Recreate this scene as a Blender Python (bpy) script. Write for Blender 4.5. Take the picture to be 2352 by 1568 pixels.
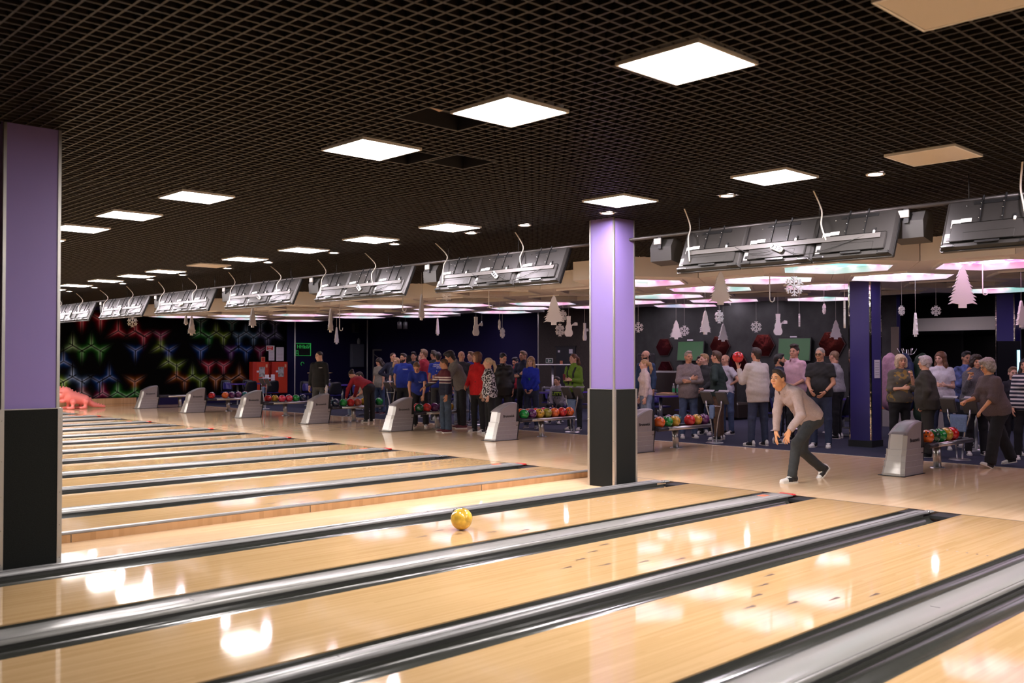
import bpy, math, random
import numpy as np
from mathutils import Vector, Matrix
from mathutils.bvhtree import BVHTree
random.seed(7); np.random.seed(7)
for o in list(bpy.data.objects): bpy.data.objects.remove(o)
SC = bpy.context.scene
COL = SC.collection
R = math.radians
# ------------------------------------------------------------------ camera, world, exposure
CAM = np.array([-10.196, -5.943, 1.5975]); YAW = 46.392; PITCH = 1.065
cam_d = bpy.data.cameras.new('camera'); cam = bpy.data.objects.new('camera', cam_d); COL.objects.link(cam)
cam_d.sensor_width = 36.0; cam_d.lens = 36.0 * 2198.6 / 2352; cam_d.clip_start = .05; cam_d.clip_end = 200
cam.location = CAM; cam.rotation_euler = (R(90 + PITCH), 0, R(YAW - 90))
cam_d.dof.use_dof = True; cam_d.dof.focus_distance = 14.0; cam_d.dof.aperture_fstop = 2.2
SC.camera = cam
W = bpy.data.worlds.new('world'); SC.world = W; W.use_nodes = True
W.node_tree.nodes['Background'].inputs[0].default_value = (.012, .010, .012, 1)
W.node_tree.nodes['Background'].inputs[1].default_value = 1.0
SC.view_settings.view_transform = 'Standard'; SC.view_settings.look = 'None'
SC.view_settings.exposure = 0.6; SC.view_settings.gamma = 1.0; SC.view_settings.use_curve_mapping = False
try:
    SC.cycles.use_denoising = True; SC.cycles.max_bounces = 7; SC.cycles.diffuse_bounces = 4; SC.cycles.glossy_bounces = 4
    SC.cycles.transmission_bounces = 4; SC.cycles.sample_clamp_indirect = 6.0; SC.cycles.use_light_tree = True
    SC.cycles.use_adaptive_sampling = True; SC.cycles.adaptive_threshold = .02
    SC.cycles.caustics_reflective = False; SC.cycles.caustics_refractive = False
except Exception: pass
PANEL_E = 47.0      # radiance of the square LED panels
DOWN_E = 620.0       # round downlights
HEX_E = 6.0         # hexagonal colour panels over the seats
ORD = ['first', 'second', 'third', 'fourth', 'fifth', 'sixth', 'seventh', 'eighth', 'ninth', 'tenth', 'eleventh', 'twelfth', 'thirteenth', 'fourteenth', 'fifteenth', 'sixteenth', 'seventeenth', 'eighteenth', 'nineteenth', 'twentieth']
# ------------------------------------------------------------------ material helpers
MATS = {}
def mat(name, col=(.5, .5, .5), rough=.5, metal=0.0, spec=.5, emit=None, es=1.0, alpha=None, coat=0.0, trans=0.0, bump=0.0, bscale=60, var=0.0, vscale=8.0, stretch=(1, 1, 1), sheen=0.0):
    if name in MATS: return MATS[name]
    m = bpy.data.materials.new(name); m.use_nodes = True; nt = m.node_tree
    b = nt.nodes['Principled BSDF']
    b.inputs['Base Color'].default_value = (*col, 1); b.inputs['Roughness'].default_value = rough
    b.inputs['Metallic'].default_value = metal; b.inputs['Specular IOR Level'].default_value = spec
    if coat: b.inputs['Coat Weight'].default_value = coat; b.inputs['Coat Roughness'].default_value = .08
    if trans: b.inputs['Transmission Weight'].default_value = trans
    if sheen: b.inputs['Sheen Weight'].default_value = sheen
    if emit: b.inputs['Emission Color'].default_value = (*emit, 1); b.inputs['Emission Strength'].default_value = es
    if var or bump:
        tc = nt.nodes.new('ShaderNodeTexCoord'); mp = nt.nodes.new('ShaderNodeMapping'); mp.inputs['Scale'].default_value = stretch
        nt.links.new(tc.outputs['Object'], mp.inputs[0])
    if var:
        n = nt.nodes.new('ShaderNodeTexNoise'); n.inputs['Scale'].default_value = vscale; n.inputs['Detail'].default_value = 5
        nt.links.new(mp.outputs[0], n.inputs[0])
        cr = nt.nodes.new('ShaderNodeValToRGB')
        cr.color_ramp.elements[0].position = .3; cr.color_ramp.elements[1].position = .7
        cr.color_ramp.elements[0].color = (*[max(0, c * (1 - var)) for c in col], 1)
        cr.color_ramp.elements[1].color = (*[min(1, c * (1 + var)) for c in col], 1)
        nt.links.new(n.outputs[0], cr.inputs[0]); nt.links.new(cr.outputs[0], b.inputs['Base Color'])
    if bump:
        n2 = nt.nodes.new('ShaderNodeTexNoise'); n2.inputs['Scale'].default_value = bscale; n2.inputs['Detail'].default_value = 3
        nt.links.new(mp.outputs[0], n2.inputs[0])
        bp = nt.nodes.new('ShaderNodeBump'); bp.inputs['Strength'].default_value = bump; bp.inputs['Distance'].default_value = .01
        nt.links.new(n2.outputs[0], bp.inputs['Height']); nt.links.new(bp.outputs[0], b.inputs['Normal'])
    MATS[name] = m
    return m
def node(m, t, **kw):
    n = m.node_tree.nodes.new(t)
    for k, v in kw.items(): setattr(n, k, v)
    return n
def wood(name, c0, c1, c2, rough, board=.027, length=1.4, coat=.0, bumpy=.004, spec=.18):
    """thin boards running along X: per-board tone + long grain, lacquered"""
    if name in MATS: return MATS[name]
    m = mat(name, c1, rough); nt = m.node_tree; b = nt.nodes['Principled BSDF']; L = nt.links.new
    b.inputs['Coat Weight'].default_value = coat; b.inputs['Specular IOR Level'].default_value = spec
    ge = node(m, 'ShaderNodeNewGeometry'); sp = node(m, 'ShaderNodeSeparateXYZ'); L(ge.outputs['Position'], sp.inputs[0])
    dv = node(m, 'ShaderNodeMath', operation='DIVIDE'); dv.inputs[1].default_value = board; L(sp.outputs['Y'], dv.inputs[0])
    fl = node(m, 'ShaderNodeMath', operation='FLOOR'); L(dv.outputs[0], fl.inputs[0])
    wn = node(m, 'ShaderNodeTexWhiteNoise', noise_dimensions='1D'); L(fl.outputs[0], wn.inputs['W'])
    dx = node(m, 'ShaderNodeMath', operation='DIVIDE'); dx.inputs[1].default_value = length; L(sp.outputs['X'], dx.inputs[0])
    ad = node(m, 'ShaderNodeMath', operation='MULTIPLY_ADD'); L(wn.outputs['Value'], ad.inputs[0]); ad.inputs[1].default_value = 7.3; L(dx.outputs[0], ad.inputs[2])
    fx = node(m, 'ShaderNodeMath', operation='FLOOR'); L(ad.outputs[0], fx.inputs[0])
    cb = node(m, 'ShaderNodeCombineXYZ'); L(fl.outputs[0], cb.inputs[0]); L(fx.outputs[0], cb.inputs[1])
    w2 = node(m, 'ShaderNodeTexWhiteNoise', noise_dimensions='2D'); L(cb.outputs[0], w2.inputs['Vector'])
    mp = node(m, 'ShaderNodeMapping'); mp.inputs['Scale'].default_value = (1.2, 55, 1); L(ge.outputs['Position'], mp.inputs[0])
    nz = node(m, 'ShaderNodeTexNoise'); nz.inputs['Scale'].default_value = 1.0; nz.inputs['Detail'].default_value = 4; L(mp.outputs[0], nz.inputs[0])
    mx = node(m, 'ShaderNodeMath', operation='MULTIPLY_ADD'); L(nz.outputs[0], mx.inputs[0]); mx.inputs[1].default_value = .75
    sc = node(m, 'ShaderNodeMath', operation='MULTIPLY_ADD'); L(w2.outputs['Value'], sc.inputs[0]); sc.inputs[1].default_value = .38; sc.inputs[2].default_value = -.06
    L(sc.outputs[0], mx.inputs[2])
    cr = node(m, 'ShaderNodeValToRGB'); e = cr.color_ramp.elements
    e[0].position = .15; e[0].color = (*c0, 1); e[1].position = .9; e[1].color = (*c2, 1); k = e.new(.5); k.color = (*c1, 1)
    L(mx.outputs[0], cr.inputs[0]); L(cr.outputs[0], b.inputs['Base Color'])
    n3 = node(m, 'ShaderNodeTexNoise'); n3.inputs['Scale'].default_value = 1.6; n3.inputs['Detail'].default_value = 2; L(ge.outputs['Position'], n3.inputs[0])
    bp = node(m, 'ShaderNodeBump'); bp.inputs['Strength'].default_value = bumpy; bp.inputs['Distance'].default_value = .05
    L(n3.outputs[0], bp.inputs['Height']); L(bp.outputs[0], b.inputs['Normal'])
    return m
# ------------------------------------------------------------------ mesh helpers
class MB:
    def __init__(s): s.v = []; s.f = []; s.m = []; s.sm = []
    def add(s, vs, fs, mi=0, smooth=False):
        o = len(s.v); s.v += [tuple(v) for v in vs]; s.f += [tuple(i + o for i in f) for f in fs]
        s.m += [mi] * len(fs); s.sm += [smooth] * len(fs); return s
    def box(s, c, d, mi=0, rot=None, bev=0.0):
        x, y, z = [k / 2 for k in d]
        if bev:
            b = min(bev, x * .95, y * .95, z * .95); vs = []
            for zz, k in ((-z, b), (-z + b, 0), (z - b, 0), (z, b)):
                X = x - k; Y = y - k; q = b
                vs += [(-X + q, -Y, zz), (X - q, -Y, zz), (X, -Y + q, zz), (X, Y - q, zz), (X - q, Y, zz), (-X + q, Y, zz), (-X, Y - q, zz), (-X, -Y + q, zz)]
            fs = [tuple(range(7, -1, -1)), tuple(range(24, 32))]
            for r in range(3):
                for i in range(8): fs.append((r * 8 + i, r * 8 + (i + 1) % 8, r * 8 + 8 + (i + 1) % 8, r * 8 + 8 + i))
        else:
            vs = [(-x, -y, -z), (x, -y, -z), (x, y, -z), (-x, y, -z), (-x, -y, z), (x, -y, z), (x, y, z), (-x, y, z)]
            fs = [(3, 2, 1, 0), (4, 5, 6, 7), (0, 1, 5, 4), (1, 2, 6, 5), (2, 3, 7, 6), (3, 0, 4, 7)]
        if rot is not None: vs = [tuple(rot @ Vector(v)) for v in vs]
        return s.add([(v[0] + c[0], v[1] + c[1], v[2] + c[2]) for v in vs], fs, mi)
    def tube(s, pts, r, n=8, mi=0, cap=True, smooth=True):
        pts = [Vector(p) for p in pts]; rs = r if isinstance(r, (list, tuple)) else [r] * len(pts)
        vs = []; prev = None
        for i, p in enumerate(pts):
            a = pts[max(0, i - 1)]; b = pts[min(len(pts) - 1, i + 1)]; t = (b - a).normalized()
            if prev is None:
                up = Vector((0, 0, 1)) if abs(t.z) < .9 else Vector((1, 0, 0)); u = t.cross(up).normalized()
            else: u = (prev - t * prev.dot(t)).normalized()
            prev = u; w = t.cross(u)
            for k in range(n):
                g = 2 * math.pi * k / n; vs.append(p + (u * math.cos(g) + w * math.sin(g)) * rs[i])
        fs = []
        for i in range(len(pts) - 1):
            for k in range(n): fs.append((i * n + k, i * n + (k + 1) % n, (i + 1) * n + (k + 1) % n, (i + 1) * n + k))
        s.add(vs, fs, mi, smooth)
        if cap:
            o = len(s.v) - len(vs); L = len(vs)
            s.f += [tuple(o + k for k in range(n - 1, -1, -1)), tuple(o + L - n + k for k in range(n))]; s.m += [mi, mi]; s.sm += [False, False]
        return s
    def lathe(s, prof, c=(0, 0, 0), n=20, mi=0, smooth=True):
        vs = []; fs = []
        for (r, z) in prof:
            for k in range(n): g = 2 * math.pi * k / n; vs.append((c[0] + r * math.cos(g), c[1] + r * math.sin(g), c[2] + z))
        for i in range(len(prof) - 1):
            for k in range(n): fs.append((i * n + k, i * n + (k + 1) % n, (i + 1) * n + (k + 1) % n, (i + 1) * n + k))
        return s.add(vs, fs, mi, smooth)
    def prism(s, poly, axis, a, b, mi=0, smooth=False):
        """extrude a 2D polygon along axis (0,1,2); poly gives the two other coords in order"""
        def P(u, v, w):
            return ((w, u, v), (u, w, v), (u, v, w))[axis]
        n = len(poly); vs = [P(u, v, a) for u, v in poly] + [P(u, v, b) for u, v in poly]
        fs = [tuple(range(n)), tuple(range(2 * n - 1, n - 1, -1))] + [(i, i + n, (i + 1) % n + n, (i + 1) % n) for i in range(n)]
        s.add(vs, fs[:2], mi, False); o = len(s.v) - 2 * n
        s.f += [tuple(i + o for i in f) for f in fs[2:]]; s.m += [mi] * n; s.sm += [smooth] * n
        return s
    def sphere(s, c, r, nu=16, nv=10, mi=0):
        rr = r if isinstance(r, (tuple, list)) else (r, r, r); vs = [(c[0], c[1], c[2] - rr[2])]
        for j in range(1, nv):
            t = -math.pi / 2 + math.pi * j / nv
            for i in range(nu): g = 2 * math.pi * i / nu; vs.append((c[0] + rr[0] * math.cos(t) * math.cos(g), c[1] + rr[1] * math.cos(t) * math.sin(g), c[2] + rr[2] * math.sin(t)))
        vs.append((c[0], c[1], c[2] + rr[2])); L = len(vs) - 1; fs = []
        for i in range(nu): fs.append((0, 1 + (i + 1) % nu, 1 + i))
        for j in range(nv - 2):
            for i in range(nu): a = 1 + j * nu; fs.append((a + i, a + (i + 1) % nu, a + nu + (i + 1) % nu, a + nu + i))
        a = 1 + (nv - 2) * nu
        for i in range(nu): fs.append((a + i, a + (i + 1) % nu, L))
        return s.add(vs, fs, mi, True)
    def mesh(s, name, mats):
        me = bpy.data.meshes.new(name); me.from_pydata(s.v, [], s.f)
        for m in (mats if isinstance(mats, (list, tuple)) else [mats]): me.materials.append(m)
        me.polygons.foreach_set('material_index', s.m); me.polygons.foreach_set('use_smooth', s.sm); me.update()
        return me
    def build(s, name, mats, parent=None, loc=None, rot=None):
        return link(name, s.mesh(name, mats), parent, loc, rot)
def link(name, me, parent=None, loc=None, rot=None):
    o = bpy.data.objects.new(name, me); COL.objects.link(o)
    if parent is not None: o.parent = parent
    if loc is not None: o.location = loc
    if rot is not None: o.rotation_euler = rot
    return o
def tag(o, label=None, cat=None, group=None, kind=None):
    if label: o['label'] = label
    if cat: o['category'] = cat
    if group: o['group'] = group
    if kind: o['kind'] = kind
    return o
def empty(name, loc=(0, 0, 0), rz=0.0, label=None, cat=None, group=None, kind=None):
    o = bpy.data.objects.new(name, None); COL.objects.link(o); o.empty_display_size = .1
    o.location = loc; o.rotation_euler = (0, 0, rz)
    return tag(o, label, cat, group, kind)
def copy_tree(o, parent=None):
    c = o.copy(); COL.objects.link(c); c.parent = parent
    for ch in list(o.children): copy_tree(ch, c)
    return c
def struct(name, mb, mats, parent=None):
    o = mb.build(name, mats, parent)
    if parent is None: o['kind'] = 'structure'
    return o
_tc = {}
def text_mesh(txt, size=.1, extrude=.0, bold=False):
    cu = bpy.data.curves.new('t', 'FONT'); cu.body = txt; cu.size = size; cu.extrude = extrude
    cu.align_x = 'CENTER'; cu.align_y = 'CENTER'; cu.resolution_u = 3; cu.offset = .012 * size if bold else 0
    o = bpy.data.objects.new('t', cu); COL.objects.link(o); dg = bpy.context.evaluated_depsgraph_get()
    me = bpy.data.meshes.new_from_object(o.evaluated_get(dg)); bpy.data.objects.remove(o)
    return me
def text_obj(name, txt, size, m, parent, M, extrude=.0, bold=False):
    me = text_mesh(txt, size, extrude, bold); me.materials.clear(); me.materials.append(m); me.transform(M)
    return link(name, me, parent)
# ------------------------------------------------------------------ base materials
M_lane = wood('lane_maple', (.455, .285, .125), (.52, .338, .165), (.585, .392, .21), .055)
M_appr = wood('approach_wood', (.70, .475, .275), (.79, .55, .335), (.85, .61, .39), .07, board=.06, length=1.0)
M_base = wood('baseboard_wood', (.36, .20, .09), (.46, .27, .13), (.55, .34, .18), .5, board=.4, length=.05)
M_carpet = mat('carpet', (.016, .019, .046), .95, var=.5, vscale=90, bump=.4, bscale=400)
M_gutter = mat('gutter_plastic', (.050, .052, .044), .16, spec=.9, bump=.04, bscale=9)
M_cap = mat('divider_grey', (.27, .267, .25), .25, spec=.6, var=.05, vscale=3, stretch=(.2, 2, 2))
M_capd = mat('divider_alloy', (.29, .29, .29), .28, metal=.25)
M_dside = mat('divider_dark', (.055, .055, .05), .4)
M_black = mat('black_paint', (.012, .012, .013), .6)
M_blackg = mat('black_gloss', (.01, .01, .012), .12)
M_navy = mat('navy_wall', (.014, .011, .055), .8, spec=.2, bump=.1, bscale=200)
M_stone = mat('slate_wallpaper', (.018, .019, .018), .55, var=.5, vscale=3.5, bump=.3, bscale=40)
M_umber = mat('umber_wall', (.040, .029, .024), .7, var=.3, vscale=30)
M_purple = mat('column_purple', (.215, .155, .40), .45, bump=.05, bscale=300)
M_blue = mat('column_blue', (.030, .023, .155), .42, bump=.05, bscale=300)
M_felt = mat('column_felt', (.014, .015, .014), .95, spec=.1, var=.35, vscale=150, bump=.5, bscale=300)
M_alu = mat('aluminium', (.62, .60, .56), .32, metal=.85)
M_chrome = mat('chrome', (.75, .75, .75), .12, metal=1.0)
M_steel = mat('satin_steel', (.55, .55, .55), .28, metal=.9)
M_mirror = mat('mirror_strip', (.8, .74, .68), .06, metal=1.0, bump=.25, bscale=14)
M_grid = mat('grid_brown', (.022, .018, .014), .5, spec=.3)
M_soffit = mat('soffit_beige', (.80, .75, .70), .7, bump=.03, bscale=100)
M_white = mat('white_paint', (.78, .76, .74), .6)
M_red = mat('red_paint', (.50, .035, .02), .45)
M_redtip = mat('red_tip', (.55, .03, .02), .3)
M_paper = mat('paper', (.68, .64, .70), .8)
M_rubber = mat('rubber', (.02, .02, .02), .8)
# ------------------------------------------------------------------ floors
XL, XA, XB = -19.2, 4.87, 13.0
YN, YF = -12.0, 26.9
PAIR = {-2: -6.8, -1: -3.4, 0: 0.0}
PAIR.update({k: 1.1 + 3.4 * k for k in range(1, 8)})
fl = struct('floor', MB().box(((0 + XA) / 2, (YN + YF) / 2, -.05), (XA, YF - YN, .1)), M_appr)
fl['label'] = 'glossy wooden bowling approach floor'
MB().box((-.008, (YN + YF) / 2, -.0495), (.016, YF - YN, .1)).build('foul_line', mat('foul_line', (.05, .03, .02), .4), fl)
MB().box((XL / 2 - .01, 2.30, -.05), (-XL - .02, .99, .1)).build('aisle_floor', M_appr, fl)
cp = struct('floor_carpet', MB().box(((XA + 16.2) / 2, (YN + YF) / 2, -.05), (16.2 - XA, YF - YN, .104)), M_carpet)
cp['label'] = 'dark blue carpet of the seating area'
MB().box((XA, (YN + YF) / 2, .0), (.035, YF - YN, .012)).build('edge_strip', M_alu, cp)
# ------------------------------------------------------------------ lanes
def gutter_mesh():
    mb = MB(); n = 10; prof = []
    for i in range(n + 1):
        g = math.pi * i / n; prof.append((-.1175 * math.cos(g), -.012 - .078 * math.sin(g)))
    vs = []
    for x in (XL, -.27):
        vs += [(x, u, v) for u, v in prof]
    m = len(prof); mb.add(vs, [(i, i + 1, i + 1 + m, i + m) for i in range(m - 1)], 0, True)
    for sy in (-1, 1): mb.box(((XL - .27) / 2, sy * .1155, -.05), (-.27 - XL, .004, .084))
    return mb
me_gut = gutter_mesh().mesh('gutter', M_gutter)
me_mouth = MB().box((-.137, 0, -.03), (.266, .235, .03)).mesh('gutter_mouth', M_black)
me_lane = MB().box((XL / 2 - .009, 0, -.04), (-XL - .018, 1.054, .08)).mesh('lane_bed', M_lane)
M_arrow = mat('arrow_inlay', (.10, .05, .025), .3)
def arrow_mesh():
    return MB().add([(0, .0, .0006), (.15, .016, .0006), (.15, -.016, .0006)], [(0, 2, 1)])
me_arrow = arrow_mesh().mesh('aim_arrow', M_arrow)
me_dot = MB().add([(.012 * math.cos(k * .785) * 1.6, .009 * math.sin(k * .785), .0006) for k in range(8)], [tuple(range(8))]).mesh('aim_dot', M_arrow)
LN = []
for k, yc in PAIR.items():
    for sgn in (-1, 1): LN.append((yc + sgn * .892, k, sgn))
LN.sort()
_near = {-2: 'under the camera', -1: 'in the near right corner'}
for i, (y, k, sgn) in enumerate(LN):
    vis = i - 3
    if abs(y - .892) < .01: lab = 'maple bowling lane with the yellow ball rolling on it'
    elif k == -2 and sgn < 0: lab = 'maple bowling lane directly under the camera'
    elif k == -2: lab = 'maple bowling lane nearest the camera, cut off by the lower frame edge'
    elif k == -1 and sgn < 0: lab = 'maple bowling lane in the lower right corner of the photo'
    elif k == -1: lab = 'wide maple bowling lane across the bottom right, with dark arrows'
    elif k == 0: lab = 'maple bowling lane just in front of the one with the yellow ball'
    elif k == 1 and sgn < 0: lab = 'first maple bowling lane beyond the column aisle'
    else: lab = '%s maple bowling lane beyond the column aisle' % ORD[i - [q for q, l in enumerate(LN) if l[1] == 1][0]]
    L = empty('bowling_lane', (0, y, 0), 0, lab, 'bowling lane', 'maple bowling lanes side by side')
    link('lane_bed', me_lane, L)
    for s2 in (-1, 1):
        link('gutter', me_gut, L, (0, s2 * .6445, 0)); link('gutter_mouth', me_mouth, L, (0, s2 * .6445, .008))
    if k <= 2:
        for j in range(7):
            a = j - 3; link('aim_arrow', me_arrow, L, (-4.75 + abs(a) * .30 - .15, a * .135, .0))
        for j in range(5):
            for q in (-1, 1): link('aim_dot', me_dot, L, (-2.0, q * (.12 + .08 * j), 0))
def divider(y, kind, name, lab):
    D = empty(name, (0, y, 0), 0, lab, 'lane divider')
    hw, x1 = (.128, -.10) if kind == 'red' else (.0455, -.24)
    mb = MB()
    if kind == 'red': prof = [(-hw, .010), (-hw, .028), (-hw + .012, .037), (-.03, .042), (.03, .042), (hw - .012, .037), (hw, .028), (hw, .010)]
    else: prof = [(-hw, .018), (-hw, .034), (-hw + .015, .050), (-.012, .056), (.012, .056), (hw - .015, .050), (hw, .034), (hw, .018)]
    n = len(prof); xs = [XL, -12, -8.6, -5.2, x1 - .22, x1 - .12, x1 - .05, x1]
    sc = [1, 1, 1, 1, 1, .86, .66, .3]
    vs = []
    for x, s in zip(xs, sc): vs += [(x, u * (1 if s == 1 else (.985 if s > .7 else (.93 if s > .5 else .8))), v * s) for u, v in prof]
    fs = []
    for r in range(len(xs) - 1):
        for j in range(n - 1): fs.append((r * n + j, r * n + n + j, r * n + n + j + 1, r * n + j + 1))
    fs += [tuple(range(n)), tuple(range(len(vs) - 1, len(vs) - n - 1, -1))]
    mb.add(vs, fs, 0, True); mb.build('cap', M_cap if kind == 'red' else M_capd, D)
    MB().box(((XL + x1 - .15) / 2, 0, -.038), (x1 - .15 - XL, 2 * hw - .012, .104)).build('core', M_dside, D)
    for s in (-1, 1):
        MB().box(((XL + x1 - .25) / 2, s * (hw - .016), .0375 if kind == 'red' else .0500), (x1 - .25 - XL, .004, .003)).build('groove', M_dside, D)
    for xj in (-4.1, -7.4, -11.6):
        MB().box((xj, 0, .0425 if kind == 'red' else .0565), (.006, .06 if kind == 'red' else .022, .002)).build('joint', M_dside, D)
    if kind == 'red':
        MB().box((x1 + .03, 0, .012), (.09, .2, .022), bev=.01).build('tip', M_redtip, D)
        MB().box((-.55, .02, .0425), (.13, .09, .002)).build('sticker', mat('orange_sticker', (.75, .14, .06), .5), D)
    else:
        MB().box((x1 + .05, 0, .014), (.16, .085, .026), bev=.014).build('end_cap', M_cap, D)
        MB().sphere((x1 - .02, -hw + .002, .028), .011, 8, 6).build('sensor_lens', M_chrome, D)
    return D
for k, yc in PAIR.items():
    who = {-2: 'under the camera', -1: 'crossing the lower right corner', 0: 'ending near the bowler\'s shoes', 1: 'first one past the wood edged rail'}.get(k, '%s pair past the aisle' % ORD[k - 1])
    divider(yc, 'red', 'lane_divider', 'wide light grey lane divider with red tip, ' + who)
    if k != 0:
        if k < 7: divider(yc + 1.7, 'o', 'lane_divider', 'narrow grey metal lane divider, ' + {-2: 'second under the camera', -1: 'with dark gutter, ending at the lower right'}.get(k, 'closing the %s lane pair past the aisle' % ORD[k - 1]))
divider(1.7, 'o', 'lane_divider', 'narrow grey metal lane divider in front of the purple columns')
RD = empty('edge_rail', (0, 2.80, 0), 0, 'low rail with wooden side and grey top beside the column aisle', 'rail')
MB().box((XL / 2 - .2, -.005, .034), (-XL - .4, .03, .072)).build('wood_face', M_base, RD)
MB().box((XL / 2 - .2, .012, .081), (-XL - .4, .072, .024), bev=.008).build('grey_top', M_capd, RD)
for q in range(1, 8): MB().box((-q * 2.4, -.0215, .034), (.006, .003, .072)).build('board_joint', M_dside, RD)
# ------------------------------------------------------------------ walls
ZC = 3.367; ZT = 4.25
wf = struct('wall_far', MB().box(((XL + 16) / 2, YF + .1, ZT / 2), (16 - XL, .2, ZT)), M_navy)
wf['label'] = 'far end wall, dark navy'
MB().box((-4.2, YF - .012, .14), (14.8, .024, .28)).build('wood_skirting', M_base, wf)
MB().box((-4.2, YF - .026, .085), (14.8, .004, .006)).build('skirting_joint', M_dside, wf)
struct('wall_back', MB().box((XB + .1, (4.62 + YF) / 2, ZT / 2), (.2, YF - 4.62, ZT)), M_navy)
wb = bpy.data.objects['wall_back']; wb['label'] = 'back wall behind the seating'
MB().box((XB - .012, (4.62 + 13.0) / 2, ZT / 2), (.024, 13.0 - 4.62, ZT - .02)).build('slate_panel', M_stone, wb)
MB().box((XB - .012, (13.0 + 17.05) / 2, ZT / 2), (.024, 4.05, ZT - .02)).build('umber_panel', M_umber, wb)
MB().box((XB - .02, 17.07, ZT / 2), (.05, .05, ZT - .02)).build('corner_trim', M_alu, wb)
MB().box((XB - .02, 4.66, 1.2), (.06, .18, 2.4)).build('end_trim', mat('trim_brown', (.16, .12, .09), .6), wb)
struct('wall_near', MB().box(((XL + 16) / 2, YN - .1, ZT / 2), (16 - XL, .2, ZT)), M_navy)
struct('wall_pins', MB().box((XL - .1, (YN + YF) / 2, ZT / 2), (.2, YF - YN, ZT)), M_black)
wg = struct('wall_window', MB().box((16.1, (YN + YF) / 2, ZT / 2), (.2, YF - YN, ZT)), M_black)
for q in range(9): MB().box((15.985, 4.2 - q * 1.35, 1.2), (.03, .05, 2.4)).build('mullion', mat('dark_frame', (.03, .03, .03), .5), wg)
for q in range(8): MB().box((15.992, 3.525 - q * 1.35, 1.2), (.012, 1.29, 2.36)).build('pane', mat('night_glass', (.004, .004, .005), .3, spec=.15), wg)
struct('trim_1', MB().box((14.6, (YN + 4.8) / 2, 2.50), (.25, 4.8 - YN, .30)).box((14.44, (YN + 4.8) / 2, 2.35), (.1, 4.8 - YN, .06)), mat('beam_beige', (.86, .82, .74), .6))
MB().box((14.47, 2.6, 2.5), (.012, .02, .28)).build('beam_joint', M_black, bpy.data.objects['trim_1'])
# mural print on the far wall
MUR = [(775,450,0,'r'),(632,452,0,'r'),(912,537,1,'r'),(1047,537,1,'r'),(1108,580,0,'p'),(560,650,1,'wg'),(632,688,0,'g'),(705,650,1,'g'),(772,690,0,'g'),(1045,690,0,'b'),(1240,575,0,'m'),(1240,655,1,'y'),(1302,690,0,'b'),(1302,772,1,'y'),(1362,808,0,'y'),(1362,885,1,'o'),(1425,918,0,'o'),(1485,882,1,'y'),(1548,918,0,'y'),(1548,548,1,'g'),(1612,583,0,'g'),(1668,548,1,'y'),(1725,583,0,'y'),(1548,690,0,'b'),(1608,808,0,'r'),(1725,808,0,'r'),(1782,690,0,'v'),(1842,660,1,'b'),(1842,583,0,'c'),(1900,548,1,'c'),(1957,585,0,'c'),(2010,552,1,'l'),(2065,590,0,'l'),(2122,560,1,'l'),(1900,693,0,'b'),(2008,693,0,'m'),(2120,487,0,'l'),(2012,480,0,'c'),(1790,480,0,'t'),(1550,470,0,'t'),(558,890,1,'wb'),(630,930,0,'wb'),(768,930,0,'b'),(842,885,1,'b'),(490,930,0,'y'),(1040,930,0,'o'),(907,1010,1,'g'),(975,1045,0,'g'),(1040,1010,1,'g'),(1665,915,0,'o'),(1782,915,0,'o'),(1845,880,1,'o'),(632,1012,1,'wr'),(790,1012,1,'m'),(490,770,1,'b')]
MC = dict(r=(.9, .03, .07), p=(.9, .05, .12), m=(.5, .02, .14), g=(.10, .62, .10), wg=(.35, .7, .3), y=(.38, .62, .04), b=(.03, .16, .62), wb=(.22, .36, .65), o=(.75, .22, .02), c=(.22, .42, .6), l=(.35, .34, .6), v=(.30, .08, .40), t=(.08, .30, .22), wr=(.5, .2, .22))
def back_project(px, py, Y):
    f = np.array([math.cos(R(YAW)) * math.cos(R(PITCH)), math.sin(R(YAW)) * math.cos(R(PITCH)), math.sin(R(PITCH))])
    r = np.array([math.sin(R(YAW)), -math.cos(R(YAW)), 0]); u = np.cross(r, f)
    d = f + r * (px - 1176) / 2198.6 - u * (py - 784) / 2198.6; t = (Y - CAM[1]) / d[1]
    return CAM + d * t
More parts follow.
